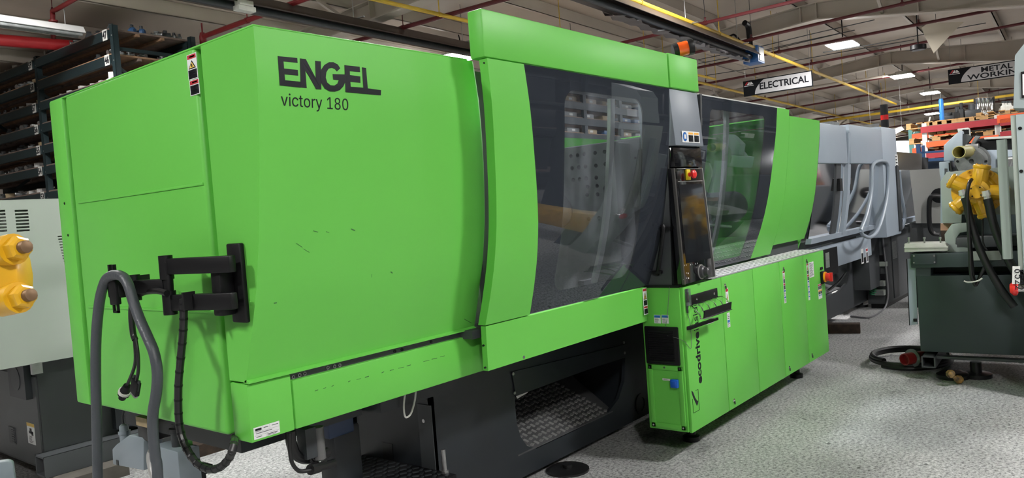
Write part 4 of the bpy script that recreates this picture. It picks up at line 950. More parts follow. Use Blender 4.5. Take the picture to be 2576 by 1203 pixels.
# black spiral wrapped cable hanging in a loop from the arm
pts = [on_x(a, b, AXP) for a, b in ((461, 752), (462, 780), (461, 830), (455, 900), (449, 970), (449, 1040), (455, 1090), (470, 1130), (495, 1165), (525, 1181), (555, 1175), (578, 1150), (588, 1120))] + [on_x(590, 1100, MX + .05)]
t = thing('wrapped_cable', 'black spiral wrapped cable drooping in a long loop from the arm', 'cable', pts[9])
MB().tube(pts, .0135, 10, 6).build('cable', RUBBER, t)
sp_ = spline(pts, 6); mb = MB()
for i_ in range(3, len(sp_) - 3, 3):
    d_ = (sp_[i_ + 1] - sp_[i_ - 1]).normalized(); mb.lathe(sp_[i_] - d_ * .0045, d_, [(0, .0125), (.001, .0146), (.008, .0146), (.009, .0125)], 10)
o = mb.build('spiral_wrap', BLACK, t); o['kind'] = 'stuff'
# connector leads
pts = [on_x(a, b, AXP - .02) for a, b in ((420, 738), (395, 732), (365, 735), (345, 745), (333, 765), (331, 800), (335, 840), (340, 855))]
t = thing('connector_lead', 'black taped lead ending in two plugs below the arm', 'cable', pts[-1])
MB().tube(pts, .0115, 10, 5).build('taped_lead', RUBBER, t)
for tail, kind in ((((338, 850), (341, 900), (336, 930), (322, 965), (318, 975)), 0), (((341, 850), (347, 890), (348, 930), (343, 960)), 1)):
    pp = [on_x(a, b, AXP - .02) for a, b in tail]; MB().tube(pp, .0065, 8, 5).build('wire', RUBBER, t)
    e = pp[-1]; d_ = (pp[-1] - pp[-2]).normalized()
    if kind == 0:
        pl = MB().lathe(e - d_ * .01, d_, [(0, .014), (.035, .02), (.035, .023), (.05, .023), (.05, .015), (.075, .014)], 12).build('plug', BLACK, t)
        MB().lathe(e + d_ * .02, d_, [(0, .0235), (.012, .0235)], 12).build('plug_ring', PARTW, pl)
    else:
        sd = d_.cross(EX).normalized()
        pl = MB().obox(e + d_ * .025, (d_, sd, EX), (.03, .024, .009)).build('plug', BLACK, t, bevel=.003)
        for s_ in (-1, 1): MB().cyl(e - d_ * .015 + sd * .02 * s_, e + d_ * .03 + sd * .02 * s_, .005, n=8).build('thumb_screw', PARTD, pl)
        MB().obox(e + d_ * .06, (d_, sd, EX), (.005, .018, .006)).build('plug_shell', STEEL, pl)
# gear hanging below the end panel (connector boxes, leg)
XG = 1.56
def g_(a, b, x=XG): return on_x(a, b, x)
a, b = g_(281, 1095), g_(372, 1190)
hb_ = thing('plug_housing', 'grey angled metal plug housing below the end panel', 'connector', on_x(330, 1185, XG))
prof = [g_(281, 1130), g_(292, 1118), g_(322, 1096), g_(356, 1100), g_(361, 1108), g_(361, 1185), g_(283, 1170)]
MB().prism(prof, EX * .09).build('housing', mat('grey_die_cast', (.22, .26, .29), .45), hb_, bevel=.008)
q = g_(296, 1164); MB().box(q.x - .002, q.x + .002, q.y - .012, q.y + .012, q.z - .012, q.z + .012).build('dark_latch_slot', RUBBER, hb_)  # dark insert in place of the shade in an open latch slot
q = g_(290, 1120); d_ = V(0, .1, 1).normalized()
MB().lathe(q + V(.05, .0, -.02), d_, [(0, .024), (.06, .024), (.06, .028), (.075, .028), (.075, .022), (.10, .02), (.11, .008)], 12).build('cable_gland', mat('grey_die_cast', (.22, .26, .29), .45), hb_)
MB().tube([q + V(.05, .01, .09), q + V(.05, 0, .14), q + V(.06, -.05, .2), q + V(.08, -.08, .24)], .006, 6, 4).build('cable', PARTD, hb_)
t = thing('plug_housing', 'grey upright metal plug housing behind the hose', 'connector', on_x(420, 1203, XG))
a, b = g_(384, 1120), g_(452, 1203)
MB().box(XG, XG + .1, b.y, a.y, b.z - .06, a.z).build('housing', mat('grey_die_cast', (.22, .26, .29), .45), t, bevel=.006)
MB().lathe(V(XG + .05, (a.y + b.y) / 2 - .02, a.z), UZ, [(0, .026), (.06, .026), (.06, .032), (.08, .032), (.08, .02), (.1, .02)], 12).build('cable_gland', PARTD, t)
MB().tube([g_(380, 1135, XG - .02), g_(376, 1150, XG - .02), g_(379, 1175, XG - .02), g_(386, 1203, XG - .02)], .014, 8, 4).build('locking_lever', ALU, t)
MB().tube([V(XG + .05, a.y - .03, a.z + .1), V(XG + .07, a.y - .06, a.z + .16), V(XG + .12, a.y - .05, a.z + .2)], .007, 6, 4).build('cable', RUBBER, t)
a, b = g_(447, 1105, XG + .05), g_(469, 1196, XG + .05)
lg_ = MB().box(XG + .05, XG + .09, b.y, a.y, b.z, .84).build('support_leg', GREEN_IN, mach)
q = g_(462, 1180, XG + .05); MB().lathe(q - EX * .001, -EX, [(0, .006), (.003, .005)], 8).build('bolt', STEEL, lg_)
q = g_(490, 1185, XG + .1); br_ = MB().box(q.x, q.x + .06, q.y - .05, q.y + .03, q.z - .015, q.z + .02).box(q.x, q.x + .02, q.y - .06, q.y - .05, q.z - .03, q.z + .02).build('leg_clamp', BLACK, mach, bevel=.003)
MB().lathe(q - EX * .002, -EX, [(0, .012), (.01, .012), (.01, .006)], 8).build('clamp_bolt', STEEL, br_)
q = on_x(355, 1062, MX + .1); MB().box(q.x, q.x + .05, q.y - .055, q.y + .05, q.z - .02, q.z + .02).build('terminal_block', PARTT, mach)
MB().box(MX + .15, 2.2, 2.75, 3.75, .70, .86).build('clamp_underside', BASE, mach)
q = on_x(350, 1085, MX + .12); MB().box(q.x, q.x + .1, q.y - .1, q.y + .02, q.z - .04, q.z + .06).build('valve', RUBBER, mach, bevel=.01)
# ================================================================== yellow clamp and grey block close by on the left
yp = 1.35
def yl_(a, b, d=0): return on_plane(a, b, Vector((.42, 1.05, 0)), Vector((.63, .77, 0)).normalized()) + Vector((.63, .77, 0)) * d
yk = thing('yellow_bracket', 'yellow painted bracket with two big hex bolts cut by the frame edge', 'bracket', yl_(10, 776))
MB().prism([yl_(-160, 600), yl_(10, 606), yl_(38, 655), yl_(46, 700), yl_(44, 772), yl_(0, 779), yl_(-160, 800)], Vector((.63, .77, 0)) * .05).build('plate', YELP, yk, bevel=.004)
for u, v in ((30, 628), (42, 750)):
    c_ = yl_(u, v); n_ = -(c_ - CAM).normalized(); n_ = (n_ + V(.62, -.25, .1)).normalized()
    bo = MB().lathe(c_ - n_ * .03, n_, [(0, .020), (.035, .020), (.035, .016)], 18).build('washer', YELP, yk)
    MB().lathe(c_, n_, [(0, .0155), (.018, .0155), (.021, .012)], 6).build('hex_nut', YELP, bo)
    MB().lathe(c_ + n_ * .018, n_, [(0, .008), (.012, .008), (.013, .006)], 12).build('stud', mat('rusty_steel', (.18, .11, .06), .5, metal=.5), bo)
MB().cyl(yl_(0, 785, .03), yl_(0, 800, .03), .006, n=8).build('pin', STEEL, yk)
a = on_z(36, 1203, .62)
def bl_(u, v): return on_plane(u, v, Vector((.9, 2.2, 0)), Vector((.6, .8, 0)))
tag(MB().prism([bl_(-60, 1172), bl_(18, 1161), bl_(33, 1164), bl_(38, 1203), bl_(40, 1290), bl_(-60, 1300)], Vector((.3, .8, 0)) * .04).build('grey_block', mat('block_grey', (.16, .20, .22), .5), bevel=.006), 'pale grey steel block at the corner beside the hose', 'block')
# ================================================================== grey machine behind on the left
gm = thing('grey_machine', 'pale grey machine with slotted guard standing behind the green one', 'machine', (2.4, 6.2, 0))
YG = 5.4
def gy(a, b, y=YG): return on_y(a, b, y)
top_z, bot_z = 1.875, .84
MB().box(.9, 6.2, YG + .09, 7.4, bot_z, top_z - .004).build('upper_guard', LGREY, gm, bevel=.006)
slots_ = []
mb = []
for u0, u1, v0, v1, n_ in ((-30, 18, 532, 580, 7), (37, 75, 531, 579, 7)):
    a, b = gy(u0, v0), gy(u1, v1)
    for i_ in range(n_):
        z_ = a.z - (a.z - b.z) * i_ / (n_ - 1)
        slots_.append((a.x, b.x, z_ - .006, z_ + .006))
a, b = gy(149, 595), gy(158, 742)
for i_ in range(22):
    z_ = a.z - (a.z - b.z) * i_ / 21
    slots_.append((gy(150 + i_, 595).x - .012, 2.12, z_ - .004, z_ + .004))
# the front sheet with its punched vent slots
gv, gf = curve_mesh([[(.9, bot_z), (6.2, bot_z), (6.2, top_z - .004), (.9, top_z - .004)]] + [[(x0_, z0_), (x1_, z0_), (x1_, z1_), (x0_, z1_)] for x0_, x1_, z0_, z1_ in slots_], .0015)
MB().add([V(p.x, YG + .0015 + p.z, p.y) for p in gv], gf).build('front_sheet', LGREY, gm, smooth=False)
MB().box(.9, 6.2, YG, YG + .12, top_z - .003, top_z).build('top_edge', LGREY, gm)
MB().box(.9, 6.2, YG + .003, YG + .09, bot_z, bot_z + .003).build('bottom_edge', LGREY, gm)
q = gy(92, 921); MB().box(q.x - .03, q.x + .03, YG - .01, YG + .02, q.z - .05, q.z + .02).cyl(q - V(.0, .011, .02), q - V(0, .0, .02), .016, n=10).build('hinge', STEEL, gm)
XE = 1.86
ge = MB().box(XE, 6., 5.62, 7.4, .10, bot_z).build('lower_body', BASE2, gm)
MB().box(XE - .01, XE + .0, 5.64, 7.4, .12, .72).build('end_sheet', mat('mid_grey_sheet', (.085, .09, .095), .5), gm)
def gx(a, b): return on_x(a, b, XE - .01)
a, b = gx(22, 1072), gx(42, 1118)
gv_ = MB().box(XE - .014, XE - .008, b.y, a.y, b.z, a.z).build('vent', BASE2, gm)
for i_ in range(7): MB().box(XE - .018, XE - .013, b.y + .01, a.y - .06, b.z + .01 + i_ * (a.z - b.z) / 7, b.z + .018 + i_ * (a.z - b.z) / 7).build('slat', BASE2, gv_)
q = gx(67, 1062); q2 = gx(91, 1121)
sticker(gm, 'caution_label', V(XE - .01, q.y, q.z), -EY, -UZ, q.y - q2.y, q.z - q2.z, [(0, 0, 1, .16, 3), (.35, .25, .62, .38, 1), (.25, .38, .75, .5, 1), (.55, .4, .8, .58, 1)] + lines(.2, .8, .62, .95, 6), 'yellow headed caution label with a hand pictogram')
cc_ = gx(56, 950); MB().box(XE - .05, XE, cc_.y - .16, cc_.y + .14, cc_.z - .13, bot_z).build('junction_box', BASE, gm)
MB().lathe(V(XE - .05, cc_.y, cc_.z), -EX, [(0, .08), (.003, .08)], 24).build('round_cover', BASE2, gm)
MB().box(2.3, 6., 5.56, 5.62, .26, .82).build('side_panel', BASE, gm)
# fork tube frame and wood packing
ft_ = thing('fork_tube', 'dark grey square fork tube under the pale grey machine', 'tube', (1.9, 5.6, 0))
mb = MB(); sq = .085
for yy, zz2, hh in ((5.46, .09, .01), (5.60, .09, .01)): mb.box(1.80, 6., yy, yy + .012, .09, .225)
mb.box(1.80, 6., 5.46, 5.612, .09, .102); mb.box(1.80, 6., 5.46, 5.612, .213, .225); mb.build('tube', BASE2, ft_)
MB().box(1.86, 6., 5.475, 5.6, .103, .21).build('tube_inside', mat('rust_red_paint', (.10, .025, .018), .7), ft_)
tag(MB().box(1.84, 2.25, 5.3, 5.7, 0, .088).build('packing_timber', mat('worn_grey_timber', (.10, .09, .078), .8, noise=.4)), 'worn timber packing under the fork tube', 'timber')
tag(MB().box(2.45, 2.9, 5.2, 6.5, 0, .088).build('packing_timber', OLDWOOD), 'dark brown timber beam lying behind the hose', 'timber')
# ================================================================== dark green pallet rack on the left
RX0, RY0, RBAY, RZ = 5.16, 10.0, 2.26, 4.40
rack = thing('pallet_rack', 'tall dark green pallet rack with plywood shelves and numbered beams', 'rack', bw(RX0 + .55, RY0 + RBAY, 0))
RD = 1.1
lev = [4.355, 4.03, 3.72, 3.40, 3.09, 2.78, 2.40, 2.0, 1.5, .9]
for b_ in range(4):
    y_ = RY0 + RBAY * b_
    for x_ in (RX0, RX0 + RD):
        if zroof(y_) < RZ + .3 and y_ > 16.5: continue
        mb = MB()
        mb.bbox(x_ - .004, x_ + .004, y_ - .04, y_ + .04, 0, RZ).bbox(x_ - .004, x_ + .07, y_ - .04, y_ - .032, 0, RZ).bbox(x_ - .004, x_ + .07, y_ + .032, y_ + .04, 0, RZ)
        po = mb.build('post', RACKD, rack)
        if x_ == RX0 and b_ < 3:
            for z_ in lev[:8]:
                MB().lathe(bw(x_ - .004, y_ - .01, z_ - .09), -BX, [(0, .011), (.006, .009)], 8).build('bolt', STEEL, po)
            if b_ == 0:
                for i_ in range(22): MB().bbox(x_ - .006, x_ - .004, y_ + .012, y_ + .024, RZ - .06 - i_ * .1, RZ - .03 - i_ * .1).build('slot', RACKD, po)
    MB().beam(bw(RX0 + .05, y_, RZ - .30), bw(RX0 + RD, y_, RZ - .30), .04, .045).build('end_brace', RACKD, rack)
    MB().beam(bw(RX0 + .05, y_, RZ - .55), bw(RX0 + RD, y_, RZ - 1.3), .04, .045).build('end_brace', RACKD, rack)
    MB().beam(bw(RX0 + RD, y_, RZ - 1.3), bw(RX0 + .05, y_, RZ - 2.1), .04, .045).build('end_brace', RACKD, rack)
num = iter((47, 46, 45, 44, 43, 42, 41, 40, 39, 38)); 
for b_ in range(3):
    y0_, y1_ = RY0 + RBAY * b_ + .04, RY0 + RBAY * (b_ + 1) - .04
    for li, z_ in enumerate(lev):
        if b_ == 2 and li > 7: continue
        for x_ in (RX0 - .02, RX0 + RD - .02):
            bmo = MB().bbox(x_, x_ + .05, y0_, y1_, z_ - .13, z_ - .01).build('shelf_beam', RACKD, rack)
            if x_ < RX0 and b_ < 2:
                n_ = (47, 46, 45, 44, 43, 42, 41, 40, 39, 38)[li] if b_ == 0 else (59, 58, 57, 56, 55, 54, 53, 52, 51, 50)[li]
                tg = MB().bbox(x_ - .003, x_ - .001, y0_ + .03, y0_ + .15, z_ - .135, z_ + .005).build('number_tag', PARTW, bmo)
                mb = MB(); put_text(mb, str(n_), bw(x_ - .0045, y0_ + .143, z_ - .115), -BY, UZ, .105, .10, .0008, bold=.03, inter=False); mb.build('number', INK, bmo, smooth=False)
        MB().bbox(RX0 - .0, RX0 + RD, y0_, y1_, z_ - .012, z_ + .012).build('shelf_board', PLY if li == 1 else PLYD, rack)
        for x_ in (RX0 + .35, RX0 + .7): MB().bbox(x_, x_ + .05, y0_, y1_, z_ - .05, z_ - .013).build('shelf_support', PLYD if li % 2 else PLY, rack)
# parts lying on the shelves: one of each kind, then copies
def proto(kind):
    m_ = {'valve': PARTG, 'motor': PARTD, 'carton': mat('white_card', (.52, .52, .50), .6), 'tin': mat('tan_card', (.34, .26, .15), .6), 'pump': PARTB, 'block': PARTG}[kind]
    nm = {'valve': 'valve', 'motor': 'small_motor', 'carton': 'carton', 'tin': 'tan_box', 'pump': 'small_pump', 'block': 'valve_block'}[kind]
    t = bpy.data.objects.new(nm, None); COL.objects.link(t)
    if kind == 'valve':
        MB().lathe(V(0, 0, 0), UZ, [(0, .07), (.05, .07), (.06, .04), (.12, .04), (.12, .06), (.15, .06)], 12).cyl(V(-.1, 0, .08), V(.1, 0, .08), .032, n=12).build('body', m_, t)
        MB().cyl(V(-.12, 0, .08), V(-.1, 0, .08), .05, n=12).build('flange', STEEL, t); MB().cyl(V(.1, 0, .08), V(.12, 0, .08), .05, n=12).build('flange', STEEL, t)
    elif kind == 'motor':
        MB().cyl(V(-.11, 0, .08), V(.1, 0, .08), .075, n=14).box(-.08, .08, -.06, .06, 0, .03).build('housing', m_, t)
        MB().cyl(V(.1, 0, .08), V(.15, 0, .08), .016, n=8).build('shaft', STEEL, t); MB().box(-.04, .04, -.04, .04, .14, .2).build('terminal_box', m_, t, bevel=.006)
    elif kind == 'carton':
        MB().box(-.08, .08, -.07, .07, 0, .13).build('box', m_, t, bevel=.004); MB().box(-.081, .0, -.02, .02, .02, .1).build('label', PAPER, t)
    elif kind == 'tin':
        MB().box(-.09, .09, -.1, .1, 0, .12).build('box', m_, t, bevel=.006); MB().box(-.092, .092, -.102, .102, .1, .125).build('lid', m_, t, bevel=.004)
    elif kind == 'pump':
        MB().lathe(V(-.08, 0, .08), EX, [(0, .05), (.03, .08), (.1, .08), (.12, .05), (.16, .05)], 14).box(-.06, .06, -.06, .06, 0, .03).build('housing', m_, t); MB().cyl(V(0, 0, .14), V(0, 0, .22), .035, n=10).build('inlet', PARTD, t)
    else:
        MB().box(-.1, .1, -.05, .05, 0, .1).build('body', m_, t, bevel=.006); MB().cyl(V(-.05, 0, .1), V(-.05, 0, .17), .03, n=10).build('solenoid', PARTD, t); MB().cyl(V(.05, 0, .1), V(.05, 0, .15), .03, n=10).build('solenoid', PARTD, t)
    return t
KL = {'valve': 'small grey cast valve lying on the dark green rack', 'motor': 'small dark motor lying on the dark green rack', 'carton': 'small white carton standing on the dark green rack', 'tin': 'small tan box standing on the dark green rack', 'pump': 'small blue pump on the top shelf end of the dark green rack', 'block': 'small grey valve block with solenoids on the dark green rack'}
KC = {'valve': 'valve', 'motor': 'motor', 'carton': 'box', 'tin': 'box', 'pump': 'pump', 'block': 'valve'}
KG = {k_: 'rack ' + KC[k_] + ' items, ' + k_ for k_ in KL}
PRO = {}
def put(kind, x, y, z, rz, s=1.):
    if kind not in PRO: o = PRO[kind] = proto(kind)
    else: o = copy_tree(PRO[kind])
    o.location = bw(x, y, z); o.rotation_euler = (0, 0, BA + rz); o.scale = (s, s, s)
    tag(o, KL[kind], KC[kind], KG[kind])
rnd = random.Random(5)
# end shelves of the rack (seen from its narrow end) and front edges
for x_, kd in ((5.55, 'pump'), (5.68, 'pump'), (5.9, 'valve'), (6.02, 'motor'), (6.12, 'block'), (6.2, 'block')): put(kd, x_, RY0 + .2, lev[0] + .013, rnd.uniform(0, 3), .62)
for x_ in (5.25, 5.36, 5.48, 5.66, 5.95, 6.04, 6.12): put('valve' if x_ != 5.36 else 'block', x_, RY0 + .2, lev[1] + .013, rnd.uniform(0, 3), .55)
for x_, kd in ((5.26, 'carton'), (5.4, 'carton'), (5.62, 'valve'), (5.8, 'carton')): put(kd, x_, RY0 + .22, lev[2] + .013, rnd.uniform(0, 3), .75)
for b_ in range(3):
    for li in range(8):
        if (b_ == 0 and li > 5) or (b_ == 2 and li == 0): continue
        y_ = RY0 + RBAY * b_ + .32
        while y_ < RY0 + RBAY * (b_ + 1) - .15:
            if not (b_ == 0 and li in (1,) and y_ > RY0 + .7):
                if li == 0: kd = rnd.choice(('motor', 'motor', 'valve', 'carton', 'block'))
                elif li == 2 and b_ == 0: kd = rnd.choice(('carton', 'carton', 'block'))
                else: kd = rnd.choice(('valve', 'block', 'motor', 'tin', 'carton', 'valve'))
                put(kd, RX0 + rnd.uniform(.14, .2), y_, lev[li] + .013, rnd.uniform(-.5, .5) + (1.5 if kd in ('motor', 'block') else 0), rnd.uniform(.5, .72))
            y_ += rnd.uniform(.26, .42)
# ================================================================== grey machines in line behind the green one
def pb_(z): return 2.07 + .11 + .55 * (pd(z) - 2.07)
bmn = thing('grey_moulding_machine', 'pale blue grey moulding machine with smoked sliding doors behind the green one', 'machine', (9., 2.9, 0))
def b2(a, b, y=2.19): return on_y(a, b, y)
xa, xb_, xc_, xd_, xe_ = 7.05, b2(2127, 350).x, b2(2131, 350).x, b2(2213, 358).x, b2(2250, 358).x
zt, zm, zlo = 2.19, b2(2130, 412).z, 1.13
MB().box(xa, xb_, 2.18, 2.6, zm, zt - .02).build('door_header', PALE, bmn, bevel=.008)
MB().box(xc_, xd_, 2.165, 2.6, zm, zt).build('door_header', PALE, bmn, bevel=.008)
MB().box(xd_, xe_, 2.17, 2.5, .98, zt + .03).build('column', PALE, bmn, bevel=.01)
def strip(name, x0, x1, z0, z1, off, th, m_): return sheet(zs(z0, z1, 12), lambda z: x0, lambda z: x1, pb_, th, off, 1).build(name, m_, bmn)
strip('smoked_window', xa, xb_ - .25, zlo, zm, .02, .008, SMOKE)
strip('window_frame', xb_ - .27, xb_ - .12, zlo, zm, .01, .03, BASE2)
strip('smoked_window', xb_ - .13, xb_, zlo, zm, .02, .008, SMOKE)
strip('door_edge', xc_ - .04, xc_ + .05, zlo - .02, zm + .3, -.02, .04, PALE)
strip('clear_window', xc_ + .05, xd_, zlo, zm, .01, .008, CLEARP)
strip('window_frame', xd_ - .35, xd_ - .25, zlo, zm, .0, .03, PALE)
strip('sill', xa, xd_, zlo - .05, zlo, -.01, .05, PALE)
for x_ in (xb_ - .2, xc_ + .08): MB().box(x_ - .04, x_ + .04, pb_(1.6) - .02, pb_(1.6) + .01, 1.54, 1.66).build('door_catch', BLACK, bmn)
hx_ = [b2(a, b, 2.15) for a, b in ((2165, 580), (2180, 540), (2192, 480), (2193, 425), (2203, 408), (2222, 405), (2234, 418), (2233, 480), (2222, 540), (2208, 580), (2190, 597), (2172, 592))]; hx_.append(hx_[0])
MB().tube(hx_, .018, 10, 4).build('door_handle', PALE, bmn)
MB().box(xa, xe_, 2.9, 3.0, 1.1, zt).build('inner_wall', BASE2, bmn)
MB().box(xc_ + .3, xc_ + .9, 2.6, 2.8, 1.5, 1.95).build('inner_unit', PARTW, bmn)
MB().box(xa, xe_, 2.35, 3.0, 1.04, 1.1).build('bed', BASE2, bmn)
ap0, ap1 = b2(2104, 640, 2.30), b2(2192, 620, 2.30)
apn = MB().box(7.2, ap1.x, 2.30, 2.36, .80, 1.02).build('apron', PALE, bmn, bevel=.006)
tg0, tg1 = b2(2076, 636, 2.30), b2(2106, 660, 2.30)
pl0 = MB().box(7.3, tg1.x, 2.292, 2.30, .74, 1.0).build('socket_plate', BLACK, bmn)
for u, v in ((2081, 645), (2082, 664)): q = b2(u, v, 2.292); MB().box(q.x - .06, q.x + .05, 2.288, 2.292, q.z - .035, q.z + .035).build('socket', LGREY, pl0)
for u, v, ds in ((2165, 627, 0), (2177, 625, 1)):
    q = b2(u, v, 2.30); sticker(apn, 'warning_label', V(q.x, 2.30, q.z), EX, -UZ, .09, .16, [(.1, .05, .9, .2, 2 if ds else 0), (.15, .3, .85, .9, 1 if not ds else 5)])
# base with drop opening
b0 = b2(2084, 811, 2.75)
def bb(a, b): q = on_y(a, b, 2.75); return (q.x, q.z)
gv, gf = curve_mesh([[(7.3, .1), (10.9, .1), (10.9, .86), (7.3, .86)], [(8.0, .40), (8.6, .36), (9.3, .36), (9.62, .42), (9.78, .55), (9.82, .86 - .01), (8.0, .85)]], .015)
MB().add([V(p.x, 2.75 + p.z, p.y) for p in gv], gf).build('base_side', BASE2, bmn, smooth=False)
MB().box(7.3, 10.9, 3.3, 3.34, .1, .86).build('base_rear', PALE, bmn)
MB().prism([V(8.0, 2.8, .36), V(9.6, 2.8, .36), V(9.6, 3.3, .5), V(8., 3.3, .5)], UZ * .01).build('chute_plate', PLATEN, bmn)
MB().box(8.6, 9.5, 3.0, 3.05, .45, .82).build('inner_plate', PALE, bmn)
MB().tube([V(8.9, 2.74, .42), V(9.3, 2.74, .47), V(9.6, 2.74, .55)], .016, 8, 4).build('lever', CHROME, bmn)
for i_ in range(4): MB().box(8.02 + i_ * .14, 8.13 + i_ * .14, 2.99, 3.0, .45, .75).build('valve_plate', PARTT if i_ % 2 else PARTG, bmn)
for x_ in (7.6, 10.6): MB().lathe(V(x_, 2.85, 0), UZ, [(0, .09), (.03, .09), (.03, .03), (.1, .03)], 14).build('levelling_foot', RUBBER, bmn)
# control cabinet of that machine
cxk = 10.45
c1, c2 = on_x(2174, 600, cxk), on_x(2233, 770, cxk)
cbk = thing('control_cabinet', 'dark grey control cabinet with grey sockets beside the smoked doors', 'cabinet', (cxk + .5, 2.6, 0))
yk0, yk1 = c2.y, c1.y
MB().box(cxk, 12.2, yk0, yk1, .06, 1.0).build('body', BASE2, cbk, bevel=.006)
MB().box(cxk + .03, 12.17, yk0 + .03, yk1 - .03, 0, .06).build('plinth', BLACK, cbk)
MB().box(cxk + .35, cxk + 1.7, yk0 - .012, yk0, .09, .97).build('cabinet_door', BASE2, cbk, bevel=.004)
def ck_(a, b): return on_x(a, b, cxk)
for u, v in ((2216, 712), (2216, 735)):
    q = ck_(u, v); s_ = MB().box(cxk - .07, cxk, q.y - .06, q.y + .06, q.z - .035, q.z + .035).build('grey_socket', LGREY, cbk, bevel=.006); MB().box(cxk - .08, cxk - .07, q.y - .05, q.y + .05, q.z - .03, q.z + .03).build('socket_lid', PARTG, s_)
q = ck_(2210, 664); MB().box(cxk - .04, cxk, q.y - .11, q.y + .1, q.z - .03, q.z + .03).build('connector_strip', LGREY, cbk, bevel=.004)
for u, v in ((2217, 650), (2221, 697)): q = ck_(u, v); MB().box(cxk - .03, cxk, q.y - .03, q.y + .03, q.z - .04, q.z + .04).build('switch', BLACK, cbk)
vg0, vg1 = on_y(2241, 608, yk0), on_y(2254, 648, yk0)
for i_ in range(14): MB().box(vg0.x, vg1.x, yk0 - .018, yk0 - .012, vg1.z + i_ * (vg0.z - vg1.z) / 14, vg1.z + .012 + i_ * (vg0.z - vg1.z) / 14).build('vent_slat', PARTG, cbk)
sp_ = []
q = ck_(2196, 668)
for i_ in range(110):
    t_ = i_ / 109; sp_.append(V(cxk - .07 + .04 * math.cos(i_ * .9), q.y + .0 + .04 * math.sin(i_ * .9), q.z - t_ * .36))
tag(MB().tube(sp_, .008, 5).build('coiled_hose', mat('green_plastic', (.03, .22, .10), .4)), 'thin green coiled air hose hanging on the grey cabinet', 'hose')
pts = [ck_(2222, 596) - EX * .03, ck_(2229, 660) - EX * .03, ck_(2236, 730) - EX * .04, ck_(2232, 765) - EX * .05, on_z(2215, 785, .012), on_z(2185, 799, .012), on_z(2140, 796, .012)]
tag(MB().tube(pts, .011, 8, 6).build('cable', mat('grey_cable', (.16, .16, .17), .5)), 'grey cable running down the dark cabinet to the floor', 'cable')
# panel above the cabinet: keypad strip and second guard
MB().box(xe_ - .12, xe_ + .0, 2.155, 2.17, 1.02, 1.78).build('keypad_strip', PARTD, bmn)
q = b2(2248, 402); sticker(bmn, 'warning_label', V(xe_ - .1, 2.17, q.z + .06), EX, -UZ, .12, .16, lines(.1, .9, .05, .95, 4, 1))
strip('rear_window', xe_ + .02, xe_ + 1.5, 1.12, 1.95, .0, .008, CLEARP)
strip('rear_window_edge', xe_ + 1.5, xe_ + 1.9, 1.12, 1.90, .0, .02, SMOKE)
strip('rear_sill', xe_, xe_ + 1.95, 1.05, 1.12, -.02, .1, PALE)
MB().tube([b2(2262, 430, 2.17), b2(2266, 480, 2.2), b2(2276, 540, 2.25), b2(2270, 572, 2.25), b2(2255, 578, 2.2)], .02, 8, 4).build('rear_handle', PALE, bmn)
MB().box(xe_, xe_ + 2.2, 2.55, 3.1, .3, 1.04).build('rear_body', BASE2, bmn)
for i_ in range(4): MB().box(xe_ + 2.0 + i_ * .35, xe_ + 2.3 + i_ * .35, 2.35, 2.5, .45, 1.12).build('rear_door', BASE2, bmn, bevel=.006)
# beacon tower
q = b2(2228, 345, 2.4); MB().cyl(V(q.x, 2.4, zt), V(q.x, 2.4, zt + .09), .025, n=10).build('beacon_stem', PARTD, bmn)
z_ = zt + .09
for h_, m_ in ((.10, BLACK), (.06, mat('red_lens', (.5, .01, .01), .3)), (.13, BLACK)):
    MB().cyl(V(q.x, 2.4, z_), V(q.x, 2.4, z_ + h_), .045, n=14).build('beacon_ring', m_, bmn); z_ += h_
# clutter on top of the grey machine
for u, v, w_, h_ in ((2068, 322, .4, .06), (2090, 330, .3, .1), (2112, 338, .5, .05), (2185, 348, .3, .06), (2200, 350, .12, .16)):
    q = b2(u, v, 2.55); MB().box(q.x - w_ / 2, q.x + w_ / 2, 2.5, 2.7, zt - .02, zt + h_).build('top_rail', PARTG if w_ < .35 else PARTD, bmn)
# timber block on the floor
a, b, c = on_z(2090, 838, 0), on_z(2163, 838, 0), None
tag(MB().obox((a + b) / 2 + UZ * .05 + V(.02, .06, 0), ((b - a).normalized(), (b - a).normalized().cross(UZ), UZ), ((b - a).length / 2 + .06, .07, .05)).build('timber_block', OLDWOOD, bevel=.004), 'rough brown timber block lying on the floor past the green cabinet', 'timber')
# ================================================================== machine on the right
A0 = on_z(2354, 924, .10); F0 = A0.dot(BX)
def f_(a, b, d=0.): return on_bx(a, b, F0 + d)
def slab(name, pts, d, th, m_, parent, bevel=0.): return MB().prism([f_(a, b, d) for a, b in pts], BX * th).build(name, m_, parent, bevel=bevel, smooth=bool(bevel))
def bbx(name, p, q, d0, d1, m_, parent, bevel=.006):       # box between two pixels on the plane d0, thickness to d1
    a, b = f_(*p, d0), f_(*q, d0); y0_, y1_ = sorted((a.dot(BY), b.dot(BY))); z0_, z1_ = sorted((a.z, b.z))
    return MB().bbox(F0 + d0, F0 + d1, y0_, y1_, z0_, z1_).build(name, m_, parent, bevel=bevel)
rm = thing('injection_unit', 'sage grey injection machine on a dark green cabinet with a yellow motor', 'machine', Vector((A0.x + .4, A0.y - .6, 0)))
bbx('cabinet', (2305, 694), (2760, 903), 0, .9, SLATE, rm)
slab('cabinet_shoulder', ((2304, 672), (2341, 672), (2341, 695), (2305, 695)), 0, .3, SLATE, rm)
slab('cabinet_back', ((2341, 672), (2760, 672), (2760, 695), (2341, 695)), .25, .3, SLATE, rm)
bbx('table_beam', (2290, 639), (2760, 667), -.03, .9, SLATE, rm)
bx0 = bbx('beam_cover', (2295, 640), (2354, 665), -.04, -.03, SLATE, rm, .002)
